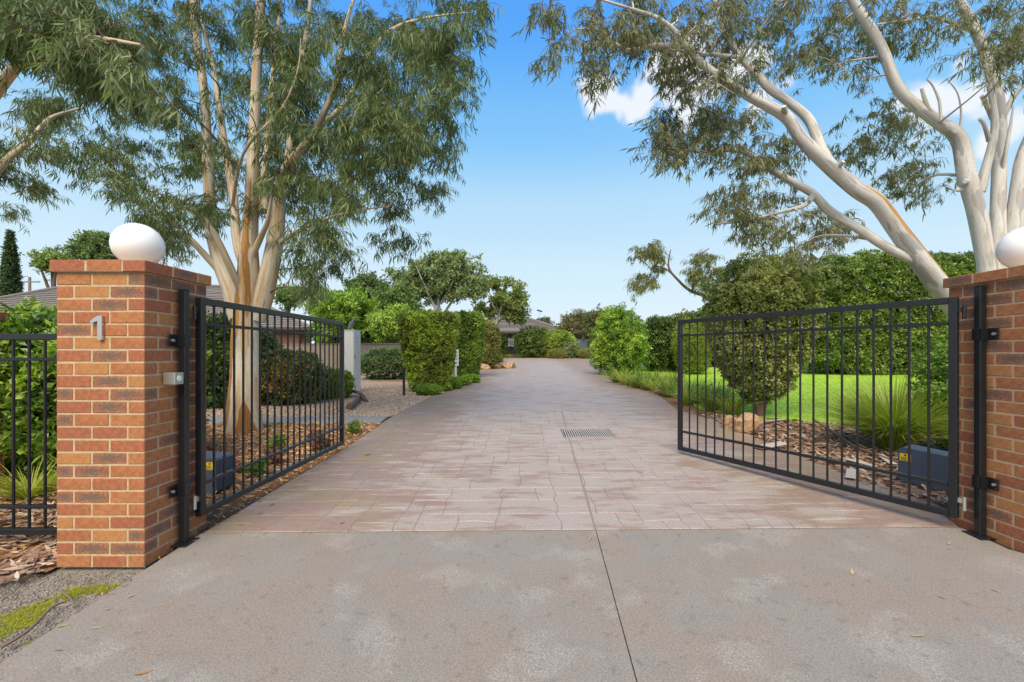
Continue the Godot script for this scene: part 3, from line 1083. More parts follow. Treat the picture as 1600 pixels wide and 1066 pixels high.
	for p in inpoly(lp, 60000):
		if p.y > 16 and R.randf() < 0.5: continue
		tr.append(Transform3D(Basis(Vector3.UP, rr(0, TAU)).scaled(Vector3(1.0, 0.6, 1.0) * rr(0.6, 1.05)), onG(p.x, p.y, 0.0)))
		cl.append(mixcol([Color(0.2, 0.33, 0.025), Color(0.29, 0.44, 0.035), Color(0.36, 0.49, 0.05), Color(0.46, 0.48, 0.12)], clampf(0.5 + N1.get_noise_2d(p.x, p.y) * 0.6 + rr(-0.3, 0.3), 0, 1)))
	stuff("lawn_grass", "short bright green lawn grass", "grass", MESH.tuft, M.leaf, tr, cl)
	# moss cushions on the verge
	tr = []
	cl = []
	var nm := noise(1.7, 77, 3)
	for p in inpoly(PackedVector2Array([Vector2(-3.6, 1.6), Vector2(-2.46, 1.7), Vector2(-2.48, 2.85), Vector2(-3.6, 2.7)]), 16000):
		if nm.get_noise_2d(p.x, p.y * 1.2) < 0.0 + rr(-0.06, 0.1): continue
		tr.append(Transform3D(Basis(Vector3.UP, rr(0, TAU)).scaled(Vector3(0.35, rr(0.12, 0.3), 0.35)), onG(p.x, p.y, -0.047)))
		cl.append(mixcol([Color(0.28, 0.33, 0.015), Color(0.5, 0.52, 0.025), Color(0.4, 0.43, 0.03)], R.randf()))
	stuff("moss", "yellow green moss patches on the gritty verge", "moss", MESH.tuft, M.leaf, tr, cl)

func thing_struct(called: String) -> Node3D:
	var o := Node3D.new()
	o.name = numbered(called)
	add_child(o)
	o.set_meta("kind", "structure")
	return o

func litter(called: String, label: String, poly: PackedVector2Array, n: int, cols: Array, up: float, la: float, lb: float) -> void:
	var tr := []
	var cl := []
	for p in inpoly(poly, n):
		var b := Basis(Vector3.UP, rr(0, TAU)) * Basis(Vector3(1, 0, 0), rr(-0.4, 0.4)) * Basis(Vector3(0, 0, 1), rr(-0.22, 0.22))
		var s := rr(la, lb)
		tr.append(Transform3D(b.scaled_local(Vector3(s, s, s * rr(0.5, 1.3))), onG(p.x, p.y, up + rr(0.004, 0.035))))
		cl.append(mixcol(cols, R.randf()) * rr(0.8, 1.15))
	stuff(called, label, "leaf litter", MESH.litter[R.randi() % 2], M.litter, tr, cl)

func pebbles(called: String, label: String, poly: PackedVector2Array, n: int, cols: Array, up: float, la: float, lb: float) -> void:
	var tr := []
	var cl := []
	for p in inpoly(poly, n):
		var s := rr(la, lb)
		tr.append(Transform3D((Basis(Vector3.UP, rr(0, TAU)) * Basis(Vector3(1, 0, 0), rr(-0.4, 0.4))).scaled(Vector3.ONE * s), onG(p.x, p.y, up + s * 0.12)))
		cl.append(mixcol(cols, R.randf()) * rr(0.85, 1.12))
	stuff(called, label, "gravel", MESH.pebble, M.chip, tr, cl)

# the stamped pattern: random ashlar of wavy-edged stones with sunk joints
func stones(dr: Node3D, le: Array, ri: Array, gr: PackedVector2Array) -> void:
	R.seed = 300
	var u := 0.165
	var cols := 38
	var rows := 36
	var x0 := -2.68
	var d0 := 3.46
	var taken := {}
	var wob := {}
	for j in rows + 4:
		for i in cols + 4:
			wob[Vector2i(i, j)] = Vector2(x0 + i * u + rr(-0.02, 0.02), d0 + j * u + (rr(-0.02, 0.02) if j > 0 else 0.0))
	var region_l := PackedVector2Array()
	var region_r := PackedVector2Array()
	region_l = PackedVector2Array(le + [Vector2(jx(9.35) - 0.004, 9.35), Vector2(jx(3.46) - 0.004, 3.46)])
	region_r = PackedVector2Array(ri + [Vector2(jx(3.46) + 0.004, 3.46), Vector2(jx(9.35) + 0.004, 9.35)])
	var hole := Geometry2D.offset_polygon(gr, 0.01)[0]
	var sizes := [[2, 1], [2, 2], [3, 2], [1, 1], [3, 1], [1, 2], [2, 1], [3, 2], [2, 2]]
	var count := 0
	var rest := MB.new()
	var mats := []
	for k in 3:
		var m: StandardMaterial3D = M.stamped.duplicate()
		m.albedo_color = [Color(1, 1, 1), Color(0.99, 0.988, 0.986), Color(1.0, 0.995, 0.99)][k]
		mats.append(m)
	for j in rows:
		for i in cols:
			if taken.has(Vector2i(i, j)): continue
			var s: Array = sizes[R.randi() % sizes.size()]
			var w := 0
			while w < s[0] and not taken.has(Vector2i(i + w, j)): w += 1
			var h: int = mini(s[1], rows - j)
			for a in w:
				for b in h: taken[Vector2i(i + a, j + b)] = true
			var poly := PackedVector2Array()
			for a in w: poly.append(wob[Vector2i(i + a, j)])
			for b in h: poly.append(wob[Vector2i(i + w, j + b)])
			for a in w: poly.append(wob[Vector2i(i + w - a, j + h)])
			for b in h: poly.append(wob[Vector2i(i, j + h - b)])
			for reg in [region_l, region_r]:
				for pc in Geometry2D.intersect_polygons(poly, reg):
					for pd in Geometry2D.clip_polygons(pc, hole):
						var outer := Geometry2D.offset_polygon(pd, -0.0025)
						if outer.is_empty(): continue
						var inner := Geometry2D.offset_polygon(outer[0], -0.005)
						if inner.is_empty(): continue
						var mb := rest
						if count < 299: mb = MB.new()
						stone(mb, outer[0], inner[0], rr(-0.0015, 0.0015))
						if count < 299:
							part("stone", mb.mesh(), mats[R.randi() % 3], dr)
						count += 1
	var o := part("stones", rest.mesh(), M.stamped, dr)
	o.set_meta("kind", "stuff")

func stone(mb: MB, outer: PackedVector2Array, inner: PackedVector2Array, up: float) -> void:
	var t := Geometry2D.triangulate_polygon(inner)
	for i in range(0, t.size(), 3):
		var a := inner[t[i]]
		var b := inner[t[i + 1]]
		var c := inner[t[i + 2]]
		mb.tri(onG(a.x, a.y, up), onG(b.x, b.y, up), onG(c.x, c.y, up), Vector3.UP, Vector3.UP, Vector3.UP, a * 0.125, b * 0.125, c * 0.125)
	var mid := Vector2.ZERO
	for p in outer: mid += p / outer.size()
	for i in inner.size():
		var a := inner[i]
		var b := inner[(i + 1) % inner.size()]
		var e := (b - a).orthogonal().normalized()
		if e.dot((a + b) * 0.5 - mid) < 0.0: e = -e
		var a2 := a + (a - mid).normalized() * 0.006
		var b2 := b + (b - mid).normalized() * 0.006
		var nn := Vector3(e.x * 0.6, 0.8, -e.y * 0.6)
		mb.quad(onG(a.x, a.y, up), onG(b.x, b.y, up), onG(b2.x, b2.y, -0.0043), onG(a2.x, a2.y, -0.0043), nn, a * 0.125, b * 0.125, b * 0.125, a * 0.125)

# ---------- brick pillars
var brick_mesh := {}

func pillar(label: String, x: float, d: float, y0: float, courses: int, sd: int) -> Node3D:
	# x, d: the near left corner; 2.5 bricks square
	var t := thing("brick_pillar", label, "pillar", P(x + 0.295, y0, d + 0.295), "brick piers of the gateway")
	R.seed = sd
	if brick_mesh.is_empty():
		for k in [["s", Vector3(0.23, 0.076, 0.11)], ["c", Vector3(0.236, 0.076, 0.15)]]:
			var mb := MB.new()
			mb.box(Vector3.ZERO, k[1], Basis(), 0.004)
			brick_mesh[k[0]] = mb.mesh()
	var core := MB.new()
	var ht := courses * 0.086
	core.box(Vector3(0, ht * 0.5, 0), Vector3(0.5835, ht, 0.5835))
	part("mortar", core.mesh(), M.mortar, t)
	for c in courses:
		var y := 0.04 + c * 0.086
		for s in 4:
			var b := Basis(Vector3.UP, s * PI / 2)
			for k in 2:
				var ax := -0.295 + 0.115 + k * 0.24 if c % 2 == 0 else 0.295 - 0.115 - k * 0.24
				var o := part("brick", brick_mesh.s, brick_pick(), t)
				o.transform = Transform3D(b * Basis(Vector3.UP, rr(-0.004, 0.004)), b * Vector3(ax, y + rr(-0.0015, 0.0015), 0.295 - 0.055 + rr(-0.0012, 0.0012)))
	# the capping course oversails
	var y := ht + 0.04
	var cm := MB.new()
	cm.box(Vector3(0, y - 0.002, 0), Vector3(0.634, 0.072, 0.634))
	part("mortar", cm.mesh(), M.mortar, t)
	for s in 4:
		var b := Basis(Vector3.UP, s * PI / 2)
		for k in 2:
			var o := part("brick", brick_mesh.c, brick_pick(), t)
			o.transform = Transform3D(b, b * Vector3(-0.319 + 0.118 + k * 0.246, y + rr(-0.002, 0.002), 0.319 - 0.075))
	return t

func brick_pick() -> Material:
	var p := R.randf()
	return M.brick[5 + R.randi() % 2] if p < 0.24 else M.brick[R.randi() % 5]

func globe(label: String, at: Vector3) -> void:
	var t := thing("globe_lamp", label, "lamp", at, "globe lamps on the pillars")
	var b := MB.new()
	b.lathe(Vector3.ZERO, [Vector2(0, 0), Vector2(0.095, 0), Vector2(0.095, 0.03), Vector2(0.085, 0.045), Vector2(0.07, 0.047), Vector2(0, 0.047)], 20)
	part("base", b.mesh(), M.white, t)
	var s := SphereMesh.new()
	s.radius = 0.158
	s.height = 0.316
	s.radial_segments = 48
	s.rings = 28
	part("globe", s, M.opal, t, Vector3(0, 0.172, 0))

func make_pillars() -> void:
	var xl := -3.13
	var xr := 3.405
	pillar("orange brown brick gate pillar carrying the metal house number", xl, 3.0, 0.01, 23, 401)
	pillar("brick gate pillar in front of the white gum trunks", xr, 3.0, 0.075, 22, 402)
	var lo := pillar("low brick pillar at the far end of the black rail fence", -5.96, 4.05, -0.02, 21, 403)
	globe("white opal globe lamp on the pillar with the house number", P(xl + 0.295, 0.01 + 23 * 0.086 + 0.078, 3.295))
	globe("white opal globe lamp on the pillar by the white gum", P(xr + 0.295, 0.075 + 22 * 0.086 + 0.078, 3.295))
	# house number 1
	var nm := MB.new()
	var pts := PackedVector2Array([Vector2(0.012, -0.08), Vector2(0.042, -0.08), Vector2(0.042, 0.08), Vector2(0.012, 0.08), Vector2(-0.036, 0.046), Vector2(-0.036, 0.028), Vector2(0.012, 0.046)])
	var c0 := P((151 - CX) * 2.99 / F, EYE - (512.5 - CY) * 2.99 / F, 2.988)
	extrude(nm, pts, c0, 0.016)
	solo("house_number", "silver metal numeral one fixed to the brick pillar", "house number", nm, M.alu)
	# light-sensor box on the inner face
	var sb := thing("safety_sensor", "small galvanised box with round lens on the brick pillar's inner face", "sensor box", P(-2.49, 1.265, 3.185))
	var bm := MB.new()
	bm.box(Vector3(0, 0, 0), Vector3(0.085, 0.085, 0.085), Basis(), 0.004)
	part("housing", bm.mesh(), M.zinc, sb)
	var lm := MB.new()
	lm.lathe(Vector3.ZERO, [Vector2(0, 0.004), Vector2(0.018, 0.004), Vector2(0.022, 0), Vector2(0.022, -0.01)], 16)
	var lens := part("lens", lm.mesh(), M.white, sb, Vector3(0.042, 0.0, 0))
	lens.rotation.z = -PI / 2

func extrude(mb: MB, pts: PackedVector2Array, at: Vector3, dep: float) -> void:
	var t := Geometry2D.triangulate_polygon(pts)
	for i in range(0, t.size(), 3):
		var p := []
		for k in 3: p.append(at + Vector3(pts[t[i + k]].x, pts[t[i + k]].y, dep * 0.5))
		mb.tri(p[0], p[1], p[2], Vector3.BACK, Vector3.BACK, Vector3.BACK)
		var back := Vector3(0, 0, dep)
		mb.tri(p[0] - back, p[1] - back, p[2] - back, Vector3.FORWARD, Vector3.FORWARD, Vector3.FORWARD)
	var mid := Vector2.ZERO
	for i in pts.size():
		var a := pts[i]
		var b := pts[(i + 1) % pts.size()]
		var e := (b - a).orthogonal().normalized()
		if Geometry2D.is_point_in_polygon((a + b) * 0.5 + e * 0.002, pts): e = -e
		var z := Vector3(0, 0, dep * 0.5)
		mb.quad(at + Vector3(a.x, a.y, 0) + z, at + Vector3(b.x, b.y, 0) + z, at + Vector3(b.x, b.y, 0) - z, at + Vector3(a.x, a.y, 0) - z, Vector3(e.x, e.y, 0))

# ---------- gates and fence
func gate(label: String, at: Vector3, turn: float) -> void:
	# local: hinge stile at the origin, leaf along +X, y from the bottom rail
	var t := thing("steel_gate", label, "gate", at, "pair of driveway gates")
	t.rotation.y = turn
	var L := 2.72
	var H := 1.67
	var m := MB.new()
	m.box(Vector3(0, H * 0.5, 0), Vector3(0.05, H, 0.05), Basis(), 0.004)
	part("stile", m.mesh(), M.steel, t, Vector3(0.025, 0, 0))
	part("stile", m.mesh(), M.steel, t, Vector3(L - 0.025, 0, 0))
	var rl := MB.new()
	rl.box(Vector3.ZERO, Vector3(L - 0.102, 0.05, 0.05), Basis(), 0.004)
	for y in [0.025, H - 0.025]: part("rail", rl.mesh(), M.steel, t, Vector3(L * 0.5, y, 0))
	var r2 := MB.new()
	r2.box(Vector3.ZERO, Vector3(L - 0.102, 0.025, 0.04), Basis(), 0.003)
	for y in [0.245, H - 0.2]: part("middle_rail", r2.mesh(), M.steel, t, Vector3(L * 0.5, y, 0))
	var b := MB.new()
	b.tube(PackedVector3Array([Vector3(0, 0.05, 0), Vector3(0, H - 0.05, 0)]), PackedFloat32Array([0.0095, 0.0095]), 10, false)
	var bmesh := b.mesh()
	for k in 20: part("bar", bmesh, M.steel, t, Vector3(0.05 + (L - 0.1) * (k + 1) / 21.0, 0, 0))
	for y in [0.12, H - 0.12]:
		var hm := MB.new()
		hm.tube(PackedVector3Array([Vector3(-0.035, y - 0.05, 0), Vector3(-0.035, y + 0.05, 0)]), PackedFloat32Array([0.013, 0.013]), 10)
		hm.box(Vector3(-0.013, y + 0.02, 0), Vector3(0.024, 0.035, 0.02))
		part("hinge", hm.mesh(), M.zinc if y < 1 else M.steel, t)

func gate_post(label: String, x: float, d: float, top: float, side: float) -> void:
	# side: +1 stands on the right of its brick face
	var y0 := G(x, d)
	var t := thing("gate_post", label, "gate post", P(x, y0, d), "gate posts strapped to the pillars")
	var m := MB.new()
	m.box(Vector3(0, (top - y0) * 0.5, 0), Vector3(0.05, top - y0, 0.05), Basis(), 0.004)
	part("post", m.mesh(), M.steel, t)
	var cp := MB.new()
	cp.box(Vector3(0, top - y0 + 0.004, 0), Vector3(0.052, 0.008, 0.052), Basis(), 0.003)
	part("cap", cp.mesh(), M.plastic_black, t)
	var bp := MB.new()
	bp.box(Vector3(0.012 * side, 0.005, 0), Vector3(0.11, 0.01, 0.15), Basis(), 0.002)
	part("base_plate", bp.mesh(), M.steel, t)
	for y in [0.40, 1.485]:
		var s := MB.new()
		s.box(Vector3(0.0285 * side, y, 0), Vector3(0.005, 0.085, 0.062), Basis(), 0.001)
		s.box(Vector3(-0.001, y, 0.0285), Vector3(0.06, 0.085, 0.005), Basis(), 0.001)
		s.box(Vector3(-0.026 * side, y, 0.068), Vector3(0.005, 0.085, 0.075), Basis(), 0.001)
		s.box(Vector3(-0.001, y, -0.0285), Vector3(0.06, 0.085, 0.005), Basis(), 0.001)
		var st := part("strap", s.mesh(), M.steel, t)
		var bo := MB.new()
		bo.tube(PackedVector3Array([Vector3(-0.0235 * side, y, 0.08), Vector3(-0.009 * side, y, 0.08)]), PackedFloat32Array([0.011, 0.011]), 6)
		part("bolt", bo.mesh(), M.zinc, st)

func make_gates() -> void:
	gate_post("black square gate post strapped to the numbered pillar", -2.495, 3.29, 1.905, 1.0)
	gate_post("black square gate post strapped to the pillar by the white gum", 3.365, 3.30, 1.935, -1.0)
	gate("black steel gate leaf standing open along the gum tree bed", P(-2.474, 0.2, 3.405), PI / 2)
	var a := Vector2(3.275, 3.375)
	var b := Vector2(2.05, 5.69)
	gate("black steel gate leaf standing half open across the lawn side", P(a.x, 0.2, a.y), atan2(b.y - a.y, b.x - a.x))
	# fence panel beside the pillar
	var t := thing("rail_fence", "black steel rail fence panel beside the numbered pillar", "fence", P(-3.14, 0.11, 3.3))
	var L := 2.8
	for y in [0.025, 1.455]:
		var m := MB.new()
		m.box(Vector3(-L * 0.5, y, 0), Vector3(L, 0.045, 0.045), Basis(), 0.004)
		part("rail", m.mesh(), M.steel, t)
	for y in [0.205, 1.29]:
		var m := MB.new()
		m.box(Vector3(-L * 0.5, y, 0), Vector3(L, 0.025, 0.035), Basis(), 0.003)
		part("middle_rail", m.mesh(), M.steel, t)
	var bb := MB.new()
	bb.tube(PackedVector3Array([Vector3(0, 0.05, 0), Vector3(0, 1.43, 0)]), PackedFloat32Array([0.0095, 0.0095]), 10, false)
	var bmesh := bb.mesh()
	for k in 22: part("bar", bmesh, M.steel, t, Vector3(-0.035 - k * 0.1165, 0, 0))
	for x in [-2.79]:
		var m := MB.new()
		m.box(Vector3(x, 0.66, 0), Vector3(0.05, 1.72, 0.05), Basis(), 0.004)
		part("post", m.mesh(), M.steel, t)
	motor("slate blue gate motor box with yellow label behind the numbered pillar", P(-3.2, G(-3, 4.5) - 0.03, 4.5), 0.0)
	motor("slate blue gate motor box with yellow label below the leafy shrub", P(4.02, G(4, 4.45) - 0.03, 4.45), -1.0)

func motor(label: String, at: Vector3, turn: float) -> void:
	var t := thing("gate_motor", label, "gate motor", at, "gate motors")
	t.rotation.y = turn
	var m := MB.new()
	var prof := PackedVector2Array([Vector2(-0.2, 0), Vector2(0.16, 0), Vector2(0.2, 0.04), Vector2(0.2, 0.34), Vector2(0.18, 0.36), Vector2(-0.16, 0.39), Vector2(-0.2, 0.36)])
	extrude(m, prof, Vector3.ZERO, 0.26)
	part("cover", m.mesh(), M.slate, t)
	var s := MB.new()
	s.box(Vector3.ZERO, Vector3(0.09, 0.075, 0.003))
	var st := part("label", s.mesh(), M.yellow, t, Vector3(0.14 if turn == 0.0 else -0.14, 0.29, 0.1325))
	var w := MB.new()
	for k in 3: w.box(Vector3(-0.01, 0.0 - k * 0.014, 0.0025), Vector3(0.05, 0.005, 0.001))
	w.box(Vector3(0, 0.022, 0.0025), Vector3(0.016, 0.016, 0.001), Basis(Vector3(0, 0, 1), PI / 4))
	part("print", w.mesh(), M.plastic_black, st)
	var f := MB.new()
	f.box(Vector3(0, -0.02, 0), Vector3(0.46, 0.045, 0.32), Basis(), 0.005)
	part("plinth", f.mesh(), M.slab, t)

# ---------- houses, paling fences
# hip roof over a rectangle: A to B is the front eave, depth goes back
func hip_house(label: String, A: Vector2, B: Vector2, depth: float, y0: float, eave: float, rise: float, course: float, wall: Material) -> Node3D:
	var al := (B - A).normalized()
	var pe := Vector2(-al.y, al.x)
	var t := thing("house", label, "house", P((A.x + B.x) * 0.5 + pe.x * depth * 0.5, y0, (A.y + B.y) * 0.5 + pe.y * depth * 0.5))
	var L := A.distance_to(B)
	var f := func(u: float, v: float, y: float): 
		var q := A + al * u + pe * v
		return P(q.x, y, q.y)
	var in_ := 0.6
	# walls
	var corners := [[in_, in_], [L - in_, in_], [L - in_, depth - in_], [in_, depth - in_]]
	for k in 4:
		var a: Array = corners[k]
		var b: Array = corners[(k + 1) % 4]
		var m := MB.new()
		var pa: Vector3 = f.call(a[0], a[1], y0 - 0.3)
		var pb: Vector3 = f.call(b[0], b[1], y0 - 0.3)
		var h := eave - 0.12 - (y0 - 0.3)
		var z := (pb - pa).normalized()
		m.box((pa + pb) * 0.5 + Vector3(0, h * 0.5, 0), Vector3(0.22, h, pa.distance_to(pb) - 0.23), Basis(Vector3.UP.cross(z), Vector3.UP, z))
		var w := wpart("wall", m, wall, t)
	var sf := MB.new()
	sf.quad(f.call(0.04, 0.04, eave - 0.115), f.call(L - 0.04, 0.04, eave - 0.115), f.call(L - 0.04, depth - 0.04, eave - 0.115), f.call(0.04, depth - 0.04, eave - 0.115), Vector3.DOWN)
	wpart("soffit", sf, M.fascia, t)
	var fa := MB.new()
	var ec := [[0.0, 0.0], [L, 0.0], [L, depth], [0.0, depth]]
	for k in 4:
		var pa: Vector3 = f.call(ec[k][0], ec[k][1], eave - 0.06)
		var pb: Vector3 = f.call(ec[(k + 1) % 4][0], ec[(k + 1) % 4][1], eave - 0.06)
		fa.bar(pa, pb, 0.03, 0.18)
		var gut := MB.new()
	wpart("fascia", fa, M.fascia, t)
	# four slopes of lapped tile courses
	var hd := depth * 0.5
	var n := int(ceil(sqrt(hd * hd + rise * rise) / course))
	for s in 4:
		for k in n:
			var t0 := float(k) / n
			var t1 := minf(1.0, float(k + 1) / n + 0.25 / n)
			var y_0 := eave + rise * t0 + 0.075
			var y_1 := eave + rise * t1 + 0.005
			var q := []
			match s:
				0: q = [[t0 * hd, t0 * hd, y_0], [L - t0 * hd, t0 * hd, y_0], [L - t1 * hd, t1 * hd, y_1], [t1 * hd, t1 * hd, y_1]]
				1: q = [[L - t0 * hd, t0 * hd, y_0], [L - t0 * hd, depth - t0 * hd, y_0], [L - t1 * hd, depth - t1 * hd, y_1], [L - t1 * hd, t1 * hd, y_1]]
				2: q = [[t0 * hd, depth - t0 * hd, y_0], [L - t0 * hd, depth - t0 * hd, y_0], [L - t1 * hd, depth - t1 * hd, y_1], [t1 * hd, depth - t1 * hd, y_1]]
				3: q = [[t0 * hd, t0 * hd, y_0], [t0 * hd, depth - t0 * hd, y_0], [t1 * hd, depth - t1 * hd, y_1], [t1 * hd, t1 * hd, y_1]]
			var m := MB.new()
			var p := []
			for c in q: p.append(f.call(c[0], c[1], c[2]))
			var nn: Vector3 = (p[1] - p[0]).cross(p[3] - p[0]).normalized()
			if nn.y < 0: nn = -nn
			m.quad(p[0], p[1], p[2], p[3], nn)
			var dn := Vector3(0, -0.08, 0)
			var out: Vector3 = Vector3(nn.x, 0, nn.z).normalized()
			var back := -out * 0.06
			m.quad(p[0], p[1], p[1] + Vector3(0, -0.02, 0), p[0] + Vector3(0, -0.02, 0), out)
			m.quad(p[0] + Vector3(0, -0.02, 0), p[1] + Vector3(0, -0.02, 0), p[1] + Vector3(0, -0.02, 0) + back, p[0] + Vector3(0, -0.02, 0) + back, Vector3.DOWN)
			wpart("tile_course", m, M.tile, t)
	var rg := MB.new()
	var hips := [[[0.0, 0.0], [hd, hd]], [[L, 0.0], [L - hd, hd]], [[L, depth], [L - hd, hd]], [[0.0, depth], [hd, hd]], [[hd, hd], [L - hd, hd]]]
	for h in hips:
		var pa: Vector3 = f.call(h[0][0], h[0][1], eave + 0.05 if h[0] != [hd, hd] else eave + rise + 0.05)
		var pb: Vector3 = f.call(h[1][0], h[1][1], eave + rise + 0.05)
		if pa.distance_to(pb) > 0.1: rg.tube(PackedVector3Array([pa, pb]), PackedFloat32Array([0.11, 0.11]), 8)
	wpart("ridge_cap", rg, M.tile, t)
	return t

func paling_fence(label: String, pts: Array, h: float, mt: Material, pitch: float) -> void:
	var a0: Vector2 = pts[0]
	var t := thing("paling_fence", label, "fence", onG(a0.x, a0.y))
	R.seed = 500
	var pm := MB.new()
	pm.box(Vector3(0, h * 0.5, 0), Vector3(pitch * 0.96, h, 0.016), Basis(), 0.002)
	var mesh := pm.mesh()
	for i in pts.size() - 1:
		var a: Vector2 = pts[i]
		var b: Vector2 = pts[i + 1]
		var n := int(a.distance_to(b) / pitch)
		var ang := atan2(b.y - a.y, b.x - a.x)
		for k in n:
			var p := a.lerp(b, (k + 0.5) / n)
			var o := part("paling", mesh, mt, t, onG(p.x, p.y, -0.03) - t.position)
			o.rotation.y = ang
			o.scale.y = rr(0.99, 1.01)
			o.position += Vector3(0, 0, rr(-0.004, 0.004))
		var rl := MB.new()
		for y in [0.35, h - 0.25]: rl.bar(onG(a.x, a.y, y) + Vector3(0, 0, -0.05), onG(b.x, b.y, y) + Vector3(0, 0, -0.05), 0.04, 0.075)
		wpart("rail", rl, mt, t)
		var cp := MB.new()
		cp.bar(onG(a.x, a.y, h - 0.005), onG(b.x, b.y, h - 0.005), 0.06, 0.03)
		wpart("capping", cp, mt, t)

func make_houses() -> void:
	hip_house("low brown brick house with grey tiled hip roof behind the leaning gum", Vector2(-32, 22.5), Vector2(-14.2, 30), 12.0, 0.6, 3.13, 3.2, 0.3, M.wallbrick)
	hip_house("brick house with weathered grey tile roof behind the dark timber fence", Vector2(-8.0, 47), Vector2(5.0, 47), 11.0, 1.1, 3.65, 2.2, 0.3, M.wallbrick)
	paling_fence("weathered grey timber paling fence behind the white cabinet", [wp2(400, 17.4), wp2(560, 19.0), wp2(665, 22.5)], 1.36, M.timber, 0.1)
	paling_fence("dark stained timber fence carrying the white notice", [Vector2(-6, 44.2), Vector2(1.6, 44.0)], 1.75, M.timber_dark, 0.15)
	paling_fence("blue grey timber fence behind the far garden bed", [Vector2(4.6, 43.5), Vector2(8.2, 43.2)], 1.7, M.blue, 0.15)
	# notice on the dark fence
	var s := thing("notice_sign", "white rectangular notice fixed to the dark timber fence", "sign", wp(798.5, 535.5, 43.9))
	var b := MB.new()
	b.box(Vector3.ZERO, Vector3(0.58, 0.76, 0.03), Basis(), 0.004)
	part("board", b.mesh(), M.white, s)
	var w := MB.new()
	for k in 5: w.box(Vector3(rr(-0.02, 0.02), 0.24 - k * 0.115, 0.018), Vector3(0.4, 0.045, 0.004))
	part("lettering", w.mesh(), M.blue, s)

func wp2(px: float, d: float) -> Vector2:
	return Vector2((px - CX) * d / F, d)

# ---------- trees
# a limb from places in the view: [px, py, distance, width in px]
func limb(a: Array) -> Array:
	var p := []
	var r := []
	for q in a:
		p.append(wp(q[0], q[1], q[2]))
		r.append(q[3] * 0.5 * q[2] / F * F / sqrt(F * F + (q[0] - CX) * (q[0] - CX) + (q[1] - CY) * (q[1] - CY)) * 0.92)
	return [p, r]

